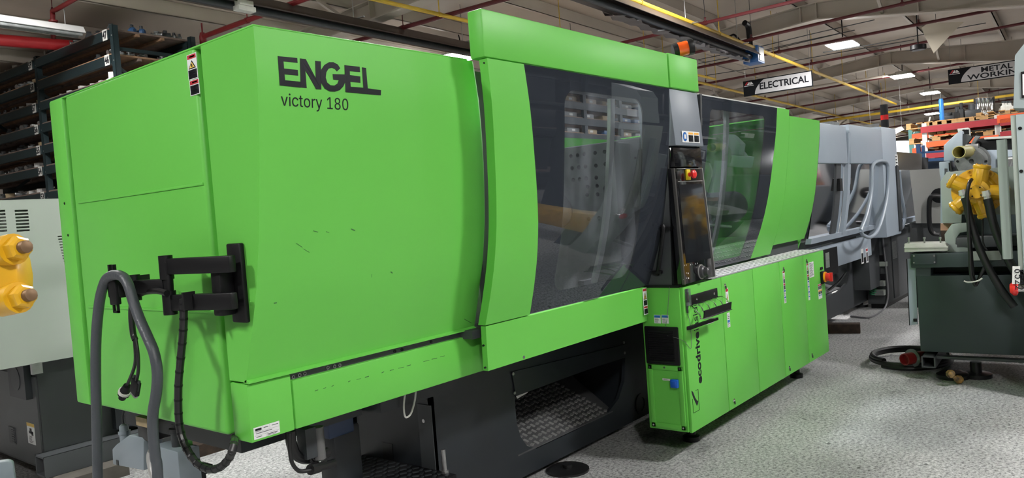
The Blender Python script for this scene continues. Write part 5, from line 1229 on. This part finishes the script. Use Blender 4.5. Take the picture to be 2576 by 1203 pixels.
for u, v in ((2299, 644), (2350, 644), (2299, 661), (2351, 660)): q = f_(u, v, -.04); MB().lathe(q, -BX, [(0, .007), (.004, .006)], 8).build('screw_or_hole', STEEL, bx0)
bbx('base_channel', (2354, 897), (2760, 922), -.02, .06, BASE2, rm)
a, b = f_(2317, 896, -.05), f_(2354, 927, -.05); y0_, y1_, z0_, z1_ = b.dot(BY), a.dot(BY), b.z, a.z
mb = MB(); tk = .010
for q in ((y0_, y0_ + tk, z0_, z1_), (y1_ - tk, y1_, z0_, z1_), (y0_, y1_, z0_, z0_ + tk), (y0_, y1_, z1_ - tk, z1_)): mb.bbox(F0 - .05, F0 + .9, *q)
mb.build('fork_tube', BASE2, rm)
MB().bbox(F0 + .6, F0 + .61, y0_, y1_, z0_, z1_).build('tube_plug', BASE2, rm)
for yy in (y0_ - .25, y0_ - 1.): MB().lathe(bw(F0 + .18, yy, 0), UZ, [(0, .11), (.03, .11), (.04, .04), (z0_ + .02, .04)], 16).build('levelling_foot', RUBBER, rm)
# sage plates
slab('motor_plate', ((2366, 457), (2381, 433), (2600, 414), (2600, 540), (2419, 540), (2419, 561), (2371, 562), (2369, 520)), .06, .03, SAGE, rm, .003)
slab('foot_plate', ((2376, 590), (2394, 564), (2436, 560), (2436, 582), (2415, 586), (2405, 600), (2404, 615), (2438, 625), (2438, 640), (2380, 640)), .05, .04, SAGE, rm, .003)
bbx('inner_panel', (2395, 525), (2760, 640), .35, .4, SLATE, rm)  # dark slab added for the shaded space behind the motor
bbx('slide_block', (2404, 598), (2700, 616), .05, .3, BASE2, rm)
slab('side_post', ((2366, 424), (2376, 424), (2376, 562), (2366, 562)), .12, .2, PALE, rm)
slab('copper_bar', ((2366, 563), (2394, 563), (2390, 580), (2366, 580)), .2, .1, mat('salmon_paint', (.45, .26, .17), .6), rm)
slab('brown_block', ((2366, 580), (2384, 580), (2384, 606), (2368, 606)), .2, .1, OLDWOOD, rm)
# upper housing
up_ = .5
slab('crosshead', ((2374, 366), (2406, 336), (2417, 328), (2421, 330), (2421, 405), (2374, 405)), up_, .12, PALE, rm, .004)
slab('crosshead_foot', ((2392, 430), (2420, 400), (2450, 378), (2600, 376), (2600, 430)), up_ + .05, .4, PALE, rm, .004)
bbx('left_unit', (2362, 408), (2392, 440), up_ - .05, up_ + .3, PALE, rm)
bbx('left_unit_edge', (2386, 410), (2390, 430), up_ - .06, up_ - .05, BLACK, rm, .001)
slab('throat', ((2421, 336), (2446, 344), (2432, 362), (2430, 372), (2421, 376)), up_ + .03, .1, BASE2, rm)
slab('chute_arm', ((2454, 341), (2466, 343), (2448, 365), (2440, 366)), up_ - .02, .06, PARTG, rm, .003)
bbx('hood', (2452, 350), (2760, 382), up_ + .1, up_ + .8, BLACK, rm)
slab('hood_rail', ((2475, 346), (2600, 338), (2600, 346), (2476, 351)), up_ + .05, .1, PARTW, rm, .002)
bbx('clamp_block', (2428, 364), (2462, 374), up_ - .04, up_ + .06, STEEL, rm, .004)
q = f_(2412, 383, up_ - .3); q2 = f_(2440, 381, up_)
dt_ = (q2 - q).normalized(); MB().lathe(q, dt_, [((q2 - q).length, .043), (.0, .043), (.0, .048), ((q2 - q).length, .048)], 24).build('yellow_tube', mat('pale_yellow_paint', (.55, .50, .20), .5), rm)
q = f_(2445, 406, up_ - .02)
fl_ = MB().lathe(q, -BX, [(0, .115), (.02, .115), (.022, .085), (.045, .085), (.046, .018), (.015, .018)], 28).build('flange', PARTG, rm)
for k_ in range(4):
    t_ = k_ * math.pi / 2 + .1; MB().lathe(q - BX * .022 + BY * (.1 * math.cos(t_)) + UZ * (.1 * math.sin(t_)), -BX, [(0, .01), (.004, .01)], 8).build('bolt', BLACK, fl_)
MB().cyl(q + BX * .02, q + BX * .3, .13, n=24).build('shaft_housing', PARTG, rm)
q = f_(2508, 397, up_ + .04); sticker(rm, 'notice_label', q, -BY, -UZ, .16, .10, [(.1, .1, .9, .9, 0), (.15, .2, .85, .8, 5), (0, 0, 1, .06, 1), (0, .94, 1, 1, 1), (0, 0, .03, 1, 1)])
slab('top_motor', ((2408, 324), (2436, 321), (2438, 340), (2412, 342)), up_ + .3, .15, PARTW, rm, .003)
for u in (2424, 2430, 2435): q = f_(u, 332, up_ + .3); MB().bbox(F0 + up_ + .295, F0 + up_ + .3, q.dot(BY) - .008, q.dot(BY) + .008, q.z - .02, q.z + .02).build('dark_slot', BLACK, rm)  # black pieces standing in for the dark of open slots
# yellow radial piston motor
MS = .86; mc = f_(2459, 482, -.02); MN = -BX
mt = thing('hydraulic_motor', 'bright yellow five cylinder hydraulic motor with black hoses', 'motor', mc - UZ * .2)
R_ = .19
MB().lathe(mc + BX * .08, MN, [(0, .19), (.03, .205), (.06, .205), (.065, .15), (.10, .13)], 28).build('casing', YELP, mt)
MB().lathe(mc - BX * .02, MN, [(0, .12), (.06, .10), (.065, .062), (.10, .062), (.102, .056), (.106, .056), (.106, 0)], 28).build('front_cover', YELP, mt)
for t_ in (100, 155, 210, 262, 318, 20)[:5] if False else (78, 150, 218, 285, 352):
    t_ = math.radians(t_); d_ = -BY * math.cos(t_) + UZ * math.sin(t_); s_ = d_.cross(BX)
    cy_ = MB().cyl(mc + d_ * .08 + MN * .02, mc + d_ * .225 + MN * .02, .068, .06, n=16).lathe(mc + d_ * .195 + MN * .02, d_, [(0, .06), (.012, .07), (.035, .07), (.042, .062)], 16).obox(mc + d_ * .12 + MN * .055, (d_, s_, BX), (.08, .024, .03)).build('cylinder', YELP, mt, bevel=.006)
    for e_ in (-.038, 0, .038): MB().lathe(mc + d_ * .237 + MN * .05 + s_ * e_, d_, [(0, .009), (.006, .008), (.006, 0)], 8).build('cap_screw', mat('dark_yellow', (.4, .2, .01), .5), cy_)
for k_ in range(7):
    t_ = k_ * 2 * math.pi / 7 + .4; p_ = mc + BY * (.178 * math.cos(t_)) + UZ * (.178 * math.sin(t_)) + MN * (-.015)
    bo = MB().lathe(p_, MN, [(0, .024), (.018, .024), (.018, .013), (.002, .013)], 14).build('boss', YELP, mt)
for k_ in range(4):
    t_ = k_ * math.pi / 2 + .7; MB().lathe(mc + MN * .126 + BY * (.047 * math.cos(t_)) + UZ * (.047 * math.sin(t_)), MN, [(0, .007), (.002, .007)], 8).build('cover_screw', BLACK, mt)
mt.scale = (MS, MS, MS); mt.location = mc - UZ * .2 * MS
def fitting(p, d, parent):
    d = d.normalized(); MB().lathe(p - d * .06, d, [(0, .026), (.02, .026), (.02, .03), (.04, .03), (.04, .022), (.06, .022), (.06, .026), (.075, .024), (.12, .024)], 8).build('fitting', ZINC, parent)
def hose(label, pts, d, r, fit=True, name='hydraulic_hose'):
    P_ = [f_(a, b, d if not isinstance(d, list) else d[i_]) for i_, (a, b) in enumerate(pts)]
    t = thing(name, label, 'hose', P_[-1]); MB().tube(P_, r, 12, 6).build('hose', RUBBER, t)
    if fit: fitting(P_[0], P_[1] - P_[0], t)
    return t
hose('thick black hydraulic hose curving down from the right port of the yellow motor', ((2484, 500), (2489, 520), (2498, 560), (2512, 600), (2530, 640), (2552, 680), (2590, 740)), -.16, .03)
hose('black hydraulic hose running down diagonally across the dark green cabinet', ((2426, 497), (2432, 515), (2440, 550), (2452, 590), (2466, 630), (2490, 680), (2520, 730), (2552, 772)), -.15, .027)
hose('thin black hose looping over the yellow motor and hanging straight down', ((2444, 452), (2438, 462), (2433, 490), (2434, 530), (2437, 580), (2440, 640), (2443, 690), (2452, 717)), [-.14, -.19, -.20, -.19, -.18, -.17, -.16, -.16], .013, False)
hose('black hose tied to the cabinet and bending back up to the right', ((2438, 560), (2441, 620), (2446, 680), (2452, 716), (2460, 708), (2468, 690), (2478, 672)), -.12, .014, False)
hose('thin black drain hose below the yellow motor', ((2471, 546), (2472, 565), (2472, 600), (2476, 620), (2484, 630)), -.02, .007, False)
q = f_(2448, 707, -.17); tag(MB().tube([q + BY * .06, q + BY * .03 - UZ * .01, q - BY * .03, q - BY * .06 + UZ * .02], .006, 6, 4).build('cable_tie', PARTW), 'white cable tie around the hoses on the cabinet', 'cable tie')
q = f_(2471, 642, -.04); MB().bbox(F0 - .036, F0 - .031, q.dot(BY) - .12, q.dot(BY) + .08, q.z - .04, q.z + .03).build('name_plate', LGREY, rm)
# ribbed post, column and tag in front
pst = thing('ribbed_post', 'tall sage green ribbed cable duct standing before the yellow motor', 'duct', f_(2528, 652, -.35))
a, b = f_(2513, 352, -.35), f_(2538, 652, -.35); y0_, y1_ = f_(2540, 500, -.35).dot(BY), f_(2514, 500, -.35).dot(BY)
MB().bbox(F0 - .35, F0 - .30, y0_, y1_, b.z, a.z).build('duct', SAGE, pst, bevel=.003)
for k_ in range(5): yy = y0_ + .012 + (y1_ - y0_ - .024) * k_ / 4; MB().bbox(F0 - .358, F0 - .35, yy - .005, yy + .005, b.z, a.z).build('rib', SAGE, pst)
cl_ = thing('steel_column', 'tall pale grey steel column with socket screws at the frame edge', 'column', bw(F0 - .3, f_(2570, 700, -.4).dot(BY), 0))
e0, e1 = f_(2542, 290, -.42), f_(2700, 820, -.42)
COLM = mat('column_grey_paint', (.29, .335, .34), .45, noise=.06, nscale=2)
MB().bbox(F0 - .42, F0 - .1, e1.dot(BY), f_(2563, 450, -.42).dot(BY), 0., e0.z).build('column', COLM, cl_, bevel=.006)
MB().bbox(F0 - .41, F0 - .1, f_(2563, 450, -.41).dot(BY), f_(2550, 450, -.41).dot(BY), f_(2543, 680, -.41).z, e0.z).build('column_edge', LGREY, cl_, bevel=.004)
MB().prism([f_(a, b, -.44) for a, b in ((2549, 272), (2552, 190), (2553, 140), (2576, 110), (2700, 60), (2700, 274))], BX * .3).build('hood', COLM, cl_, smooth=False)
for u, v in ((2566, 323), (2569, 431)): q = f_(u, v, -.42); MB().lathe(q, -BX, [(0, .012), (.004, .012), (.004, .006), (.001, .006)], 12).build('socket_screw', BLACK, cl_)
q = f_(2567, 178, -.445); MB().prism([f_(a, b, -.441) for a, b in ((2568, 181), (2620, 174), (2620, 240), (2570, 247))], -BX * .006).build('black_frame', BLACK, cl_); MB().prism([f_(a, b, -.448) for a, b in ((2572, 187), (2620, 180), (2620, 234), (2573, 240))], -BX * .003).build('white_card', WHITE, cl_)
p = [f_(a, b, -.45) for a, b in ((2547, 670), (2566, 670), (2566, 715), (2546, 715))]
tg = thing('stock_tag', 'white stock tag reading 6522 hanging at the column', 'tag', p[3])
MB().prism(p, BX * .003).build('tag', PAPER, tg)
mb = MB(); q = f_(2551, 676, -.452); put_text(mb, '6522', f_(2551.5, 677, -.4525), -UZ, -BY, .145, .05, .0008); mb.build('lettering', INK, tg, smooth=False)
q = f_(2549, 726, -.40); rk = thing('red_coupling', 'red and steel quick coupling below the stock tag', 'coupling', q); MB().lathe(q, -BY, [(-.02, .03), (0, .05), (.02, .05), (.03, .03)], 16).build('red_cap', mat('red_plastic', (.7, .02, .02), .35), rk); MB().cyl(q - BY * .03, q - BY * .1, .028, n=12).build('coupling', CHROME, rk)
# out of frame on the right: the yellow clamp beam that the door window mirrors
yb2 = thing('yellow_clamp_beam', 'yellow clamp beam beyond the steel column', 'beam', bw(F0 - .35, -.7, .0))
MB().bbox(F0 - .4, F0 - .05, -2.2, .02, .34, .70).build('beam', YELP, yb2, bevel=.01)
for yy in (-.15, -1.9): MB().bbox(F0 - .36, F0 - .1, yy - .1, yy + .1, 0, .34).build('leg', SLATE, yb2)
# white open door / tray / panel
wp = thing('cabinet_flap', 'open pale grey cabinet door standing beside the dark green cabinet', 'door', f_(2290, 820, .3))
slab('panel', ((2282, 652), (2303, 650), (2308, 816), (2289, 819)), .03, .02, PALE, wp)
slab('panel_edge', ((2280, 652), (2282, 652), (2289, 819), (2287, 819)), .025, .03, BLACK, wp)
bbx('handle', (2297, 802), (2307, 810), .015, .03, BLACK, wp, .003)
ty = thing('white_tray', 'long white plastic tray lying on the dark green table', 'tray', f_(2330, 634, .0))
slab('tray', ((2275, 613), (2378, 612), (2384, 622), (2384, 631), (2275, 635)), -.03, .22, PARTW, ty, .004)
slab('tray_rim', ((2274, 621), (2385, 620), (2385, 623), (2274, 624)), -.04, .24, PARTW, ty)
for u in (2287, 2326, 2366): a, b = f_(u, 614, .0), f_(u - .5, 601, .0); MB().cyl(a, b, .006, n=8).lathe(b, UZ, [(0, .01), (.012, .01)], 8).build('stud', STEEL, ty)
# coiled red plug cable on the floor
cc2 = on_z(2290, 905, .03); pts = []
for k_ in range(40):
    t_ = k_ / 39 * 4 * math.pi + 2.6; rr = .33 - .02 * k_ / 39
    pts.append(cc2 + BX * (rr * 1.15 * math.cos(t_)) + BY * (rr * .95 * math.sin(t_)) + UZ * (.002 + .042 * k_ / 39))
tip = on_z(2275, 905, .12); end = on_z(2300, 900, .12)
pw = thing('power_cable', 'thick black power cable coiled on the floor with a red plug', 'cable', cc2)
MB().tube(pts, .022, 10, 3).build('cable', RUBBER, pw)
d_ = (tip - end).normalized()
pg_ = MB().lathe(tip - d_ * .13, d_, [(0, .05), (.12, .05), (.13, .048), (.13, .040), (.09, .040)], 20).build('red_plug', mat('dark_red_plastic', (.20, .012, .012), .4), pw)
MB().lathe(tip - d_ * .10, d_, [(0, .052), (.003, .075), (.012, .075), (.015, .052)], 20).build('plug_ring', mat('plug_grey', (.16, .17, .19), .5), pg_)
MB().cyl(tip - d_ * .38, tip - d_ * .13, .032, .048, n=14).build('plug_body', mat('dark_red_plastic', (.20, .012, .012), .4), pg_)
sd_ = d_.cross(UZ).normalized(); ud = sd_.cross(d_)
for k_ in range(5):
    t_ = k_ * 2 * math.pi / 5; MB().cyl(tip - d_ * .09 + sd_ * (.022 * math.cos(t_)) + ud * (.022 * math.sin(t_)), tip - d_ * .05 + sd_ * (.022 * math.cos(t_)) + ud * (.022 * math.sin(t_)), .005, n=6).build('pin', CHROME, pg_)
q = on_z(2398, 950, .0)
tape = thing('caution_tape_wad', 'black and yellow crumpled tape roll lying under the right machine', 'tape', q)
mb = MB().mat(0).lathe(q + V(0, 0, .0), UZ, [(0, .12), (.03, .12), (.05, .09)], 18)
MB().lathe(q, UZ, [(0, .12), (.03, .12), (.045, .09), (.045, .06)], 18).build('roll', RUBBER, tape)
MB().tube([on_z(2388, 938, .10), on_z(2395, 945, .09), on_z(2405, 953, .05), on_z(2416, 956, .03)], lambda t: .022 + .012 * math.sin(t * 9), 9, 4).build('crumpled_end', mat('tape_yellow', (.35, .20, .04), .6, col2=(.02, .02, .02), nscale=18), tape)
# pale cabinet beyond with its looped hose
pc_ = thing('pale_cabinet', 'plain pale grey cabinet behind the yellow motor', 'cabinet', on_z(2330, 700, 0))
xk = 10.6
def k2(a, b, d=0.): return on_bx(a, b, xk + d)
MB().prism([k2(a, b) for a, b in ((2288, 428), (2400, 422), (2400, 562), (2304, 562))], BX * .6).build('upper_box', mat('pale_cabinet_paint', (.45, .45, .43), .5), pc_, smooth=False)
MB().prism([k2(a, b, .1) for a, b in ((2290, 560), (2400, 560), (2400, 668), (2290, 668))], BX * .5).build('lower_box', mat('mid_grey_sheet', (.085, .09, .095), .5), pc_, smooth=False)
z_ = k2(2300, 668, .1).z; yA, yB2 = k2(2290, 660, .1).dot(BY), k2(2400, 660, .1).dot(BY)
MB().bbox(xk + .12, xk + .55, yB2, yA, 0, z_).build('plinth', BLACK, pc_)
tag(MB().tube([k2(2364, 493, -.1), k2(2345, 494, -.12), k2(2338, 510, -.12), k2(2338, 560, -.12), k2(2345, 585, -.12), k2(2362, 590, -.1)], .028, 10, 6).build('looped_hose', RUBBER), 'black looped hose hanging before the pale cabinet', 'hose')
q = k2(2364, 492, -.05); tag(MB().lathe(q, -BX, [(0, .09), (.05, .09), (.06, .05)], 16).build('black_coupling', BLACK), 'round black coupling at the top of the looped hose', 'coupling')
# ================================================================== racks at the far end
XR = 20.
def r_(a, b, d=0.): return on_bx(a, b, XR + d)
def brack(name, label, m_up, posts, beams, d=0.):
    t = thing(name, label, 'rack', Vector((r_(posts[0], 420, d).x, r_(posts[0], 420, d).y, 0)))
    zt_ = r_(posts[0], posts_top[name] if name in posts_top else 310, d).z
    for u in posts:
        y_ = r_(u, 380, d).dot(BY)
        for xx in (0, .95): MB().bbox(XR + d + xx, XR + d + xx + .08, y_ - .045, y_ + .045, 0, zt_).build('post', m_up, t)
        for k_ in range(4): MB().beam(bw(XR + d + .04, y_, .4 + k_ * .7), bw(XR + d + .99, y_, .9 + k_ * .7), .03, .03).build('brace', m_up, t)
    for u0, v0, u1, h_, m_ in beams:
        a = r_(u0, v0, d); y0_ = a.dot(BY); y1_ = r_(u1, v0 - (u1 - u0) * .105, d).dot(BY)
        for xx in (-.03, .98): MB().bbox(XR + d + xx, XR + d + xx + .05, y1_, y0_, a.z - h_, a.z).build('beam', m_, t)
        MB().bbox(XR + d, XR + d + .95, y1_ + .05, y0_ - .05, a.z, a.z + .015).build('deck', PLYD, t)
    return t
posts_top = {'orange_rack': 312}
brack('orange_rack', 'tall pallet rack with teal posts and bright orange beams', RACKT, (2293, 2420), ((2294, 338, 2420, .13, ORANGE), (2295, 374, 2420, .12, ORANGE), (2296, 410, 2420, .12, ORANGE)), .0)
brack('crimson_rack', 'pallet rack with white posts and crimson beams loaded with pallets', PARTW, (2328, 2512), ((2316, 320, 2512, .13, CRIM), (2330, 358, 2512, .11, ORANGE), (2330, 386, 2512, .11, CRIM)), -1.6)
brack('crimson_rack', 'crimson and orange pallet rack next to the steel column', PARTW, (2515, 2640), ((2515, 300, 2640, .14, CRIM), (2508, 291, 2640, .16, ORANGE), (2516, 332, 2640, .12, CRIM)), -1.6)
rb = thing('blue_stillage', 'empty dark blue steel stillage frame before the orange rack', 'stillage', Vector((r_(2312, 420, -4).x, r_(2312, 420, -4).y, 0)))
for u, v0, w_ in ((2309, 363, 8), (2321, 366, 6), (2400, 368, 6)):
    q = r_(u, v0, -4); MB().bbox(q.dot(BX), q.dot(BX) + .1, q.dot(BY) - w_ * .004, q.dot(BY) + w_ * .004, 0, q.z).build('post', BLUER, rb)
for v, h_ in ((382, 5), (401, 7)):
    MB().prism([r_(a, b, -4) for a, b in ((2306, v), (2420, v - 7), (2420, v - 7 + h_), (2306, v + h_))], BX * .1).build('rail', BLUER, rb)
MB().prism([r_(a, b, -3.5) for a, b in ((2315, 404), (2420, 400), (2420, 436), (2318, 436))], BX * .1).build('bin', mat('dark_blue_bin', (.02, .035, .06), .5), rb)
def pallet(label, u, v, d, L=1.1):
    q = r_(u, v, d); x_, y_, z_ = q.dot(BX), q.dot(BY), q.z
    t = thing('pallet', label, 'pallet', q, 'wooden pallets on the far racks')
    for k_ in range(6): yy = y_ + L / 2 - .06 - k_ * (L - .12) / 5; MB().bbox(x_, x_ + .95, yy - .055, yy + .055, z_ + .105, z_ + .125).build('deck_board', WOOD, t)
    for k_ in (-1, 0, 1): MB().bbox(x_, x_ + .95, y_ + k_ * (L / 2 - .05) - .045, y_ + k_ * (L / 2 - .05) + .045, z_ + .02, z_ + .105).build('block', WOOD, t)
    for k_ in (0, 1): MB().bbox(x_ + k_ * .8, x_ + k_ * .8 + .1, y_ - L / 2, y_ + L / 2, z_, z_ + .02).build('bottom_board', WOOD, t)
PLB = 'pale wooden pallet lying on a beam of the far racks'
for u, v, d in ((2352, 319, -1.58), (2400, 314, -1.58), (2445, 309, -1.58), (2480, 305, -1.58), (2360, 357, -1.58), (2420, 350, -1.58), (2480, 344, -1.58), (2535, 291, -1.58), (2395, 383, -1.58)): pallet(PLB, u, v, d)
# goods on top
q = r_(2370, 302, -1.4); t = thing('blue_cylinder', 'bright blue standing gas cylinder on the top of the far rack', 'cylinder', q); MB().lathe(q, UZ, [(0, .045), (.42, .045), (.45, .03)], 16).build('cylinder', mat('bright_blue_paint', (.02, .2, .65), .4), t); MB().cyl(q + UZ * .45, q + UZ * .56, .022, n=10).build('valve', CHROME, t)
for i_, u in enumerate((2468, 2478, 2488)):
    q = r_(u, 298, -1.0); t = thing('steel_drum', 'shiny steel drum on the top of the far rack', 'drum', q, 'steel drums on the far rack'); MB().lathe(q, UZ, [(0, .12), (.16, .12), (.165, .125), (.175, .12), (.42, .12), (.43, .125), (.44, .115)], 16).build('drum', CHROME, t)
for u, v, kd, w_, h_ in ((2385, 305, 'dark', .3, .18), (2410, 303, 'dark', .16, .28), (2450, 298, 'dark', .3, .3), (2420, 300, 'dark', .1, .35)):
    q = r_(u, v, -1.0); t = thing('machine_part', 'dark machine casting standing on a pallet of the far rack', 'machine part', q, 'dark castings on the far rack'); MB().bbox(q.dot(BX) - .15, q.dot(BX) + .15, q.dot(BY) - w_ / 2, q.dot(BY) + w_ / 2, q.z, q.z + h_ * .6).build('base', PARTD, t, bevel=.02); MB().cyl(q + UZ * h_ * .55, q + UZ * h_, w_ * .3, n=12).build('top', PARTD, t)
for u in (2526, 2533, 2541):
    q = r_(u, 283, -1.4); t = thing('white_bottle', 'white bottle with dark cap on the pallet by the steel column', 'bottle', q, 'white bottles on the far rack'); MB().lathe(q, UZ, [(0, .06), (.12, .06), (.15, .03), (.19, .03)], 12).build('bottle', PARTW, t); MB().cyl(q + UZ * .19, q + UZ * .23, .035, n=10).build('cap', PARTD, t)
for u, v in ((2346, 338), (2365, 336), (2388, 333), (2400, 332)):
    q = r_(u, v, -1.5); t = thing('wood_crate', 'small pale wooden crate on the orange shelf', 'crate', q, 'crates on the far rack'); MB().bbox(q.dot(BX), q.dot(BX) + .3, q.dot(BY) - .06, q.dot(BY) + .06, q.z, q.z + .12).build('crate', WOOD, t); MB().bbox(q.dot(BX) - .005, q.dot(BX) + .3, q.dot(BY) - .065, q.dot(BY) + .065, q.z + .12, q.z + .135).build('lid', PLY, t)
MB_ = MB().prism([on_bx(a, b, 30.) for a, b in ((2060, 356), (2576, 352), (2576, 480), (2060, 480))], BX * .15)
struct(MB_.build('wall_partition', WALLW, smooth=False))
# unseen rack and machines added behind and right of camera to darken pane reflections
t = thing('pallet_rack', 'unseen dark green pallet rack with crates, added to darken pane reflections', 'rack', bw(9., -4.6, 0))
for xx in range(0, 25, 3): MB().bbox(xx - .05, xx + .05, -4.65, -4.55, 0, 3.7).build('post', RACKD, t)
for z_ in (.6, 1.6, 2.6, 3.6):
    MB().bbox(-.05, 24.05, -4.66, -4.54, z_ - .12, z_).build('beam', RACKD, t); MB().bbox(-.05, 24.05, -5.7, -4.6, z_, z_ + .02).build('deck', PLYD, t)
MB().bbox(0, 24, -5.72, -5.7, 0, 3.7).build('dark_backing', BASE2, t)  # dark backing added to block the bright wall in reflections
cr_ = None
for j_, z_ in enumerate((.62, 1.62, 2.62)):
    for k_ in range(14):
        if cr_ is None:
            cr_ = thing('unseen_crate', 'unseen dark steel crate added on the rack across the aisle', 'crate', bw(.8, -5.1, z_), 'unseen crates added across the aisle')
            MB().bbox(.2, 1.4, -5.5, -4.75, z_, z_ + .62).build('box', BASE, cr_, bevel=.01); MB().bbox(.18, 1.42, -5.52, -4.73, z_ + .62, z_ + .66).build('lid', BASE2, cr_)
        else:
            c_ = copy_tree(cr_); c_.location = bw(.8 + k_ * 1.65, -5.1, z_)
for k_, (x_, w_) in enumerate(((9.2, 4.5), (15.2, 5.), (22., 5.5))):  # unseen machine row, added dark for the pane reflections
    t = thing('grey_machine', ('unseen dark grey machine with sloped hood, added to darken pane reflections', 'second unseen dark grey machine, added in line to darken pane reflections', 'last unseen dark grey machine, added in line to darken pane reflections')[k_], 'machine', bw(x_ + w_ / 2, -1.6, 0))
    MB().prism([bw(x_, -3., .1), bw(x_, -.25, .1), bw(x_, -.25, 1.3), bw(x_, -.55, 2.1), bw(x_, -3., 2.1)], BX * w_).build('body', BASE, t, smooth=False)
    MB().prism([bw(x_ + .4, -.26, 1.32), bw(x_ + .4, -.54, 2.05), bw(x_ + .4, -.52, 2.06), bw(x_ + .4, -.24, 1.33)], BX * (w_ - .8)).build('window', BLACKG, t, smooth=False)
    MB().bbox(x_ + .1, x_ + w_ - .1, -2.9, -.35, 0, .1).build('plinth', BLACK, t)
# rack seen through the door window, behind the green machine
rk2 = thing('pallet_rack', 'dark green rack with blue boxes seen through the door window', 'rack', on_by(1470, 500, 6.7) * 1.0)
rk2.location.z = 0
def q2(a, b, y=6.7): return on_by(a, b, y)
xs_ = [q2(u, 300).dot(BX) for u in (1360, 1470, 1560, 1660)]
zz_ = [q2(1480, v).z for v in (338, 300, 262, 225)]
for x_ in xs_:
    for yy in (6.7, 7.6): MB().bbox(x_ - .05, x_ + .05, yy - .03, yy + .03, 0, zz_[3] + .3).build('post', RACKD, rk2)
for z_ in zz_ + [1.2]:
    for yy in (6.68, 7.6): MB().bbox(xs_[0], xs_[-1], yy - .02, yy + .02, z_ - .12, z_).build('beam', RACKD, rk2)
    MB().bbox(xs_[0], xs_[-1], 6.7, 7.6, z_, z_ + .02).build('deck', PLY, rk2)
rn = random.Random(3); pb0 = {}; bh2 = min(b - a for a, b in zip(zz_, zz_[1:])) - .17
for z_ in zz_[:3]:
    x_ = xs_[0] + .2
    while x_ < xs_[-1] - .3:
        kd = rn.choice(('blue', 'grey', 'blue', 'tan'))
        if kd not in pb0:
            o = pb0[kd] = bpy.data.objects.new(kd + '_bin', None); COL.objects.link(o)
            MB().box(-.2, .2, -.3, .3, 0, bh2).build('box', {'blue': PARTB, 'grey': PARTG, 'tan': PARTT}[kd], o, bevel=.01); MB().box(-.05, .05, -.302, -.3, bh2 * .3, bh2 * .7).build('label', PARTW, o)
        else: o = copy_tree(pb0[kd])
        o.location = bw(x_ + .2, 7.05, z_ + .02); o.rotation_euler = (0, 0, BA); tag(o, {'blue': 'blue bin', 'grey': 'grey bin', 'tan': 'tan box'}[kd] + ' on the rack seen through the door window', 'bin', kd + ' bins behind the machine')
        x_ += rn.uniform(.52, .75)
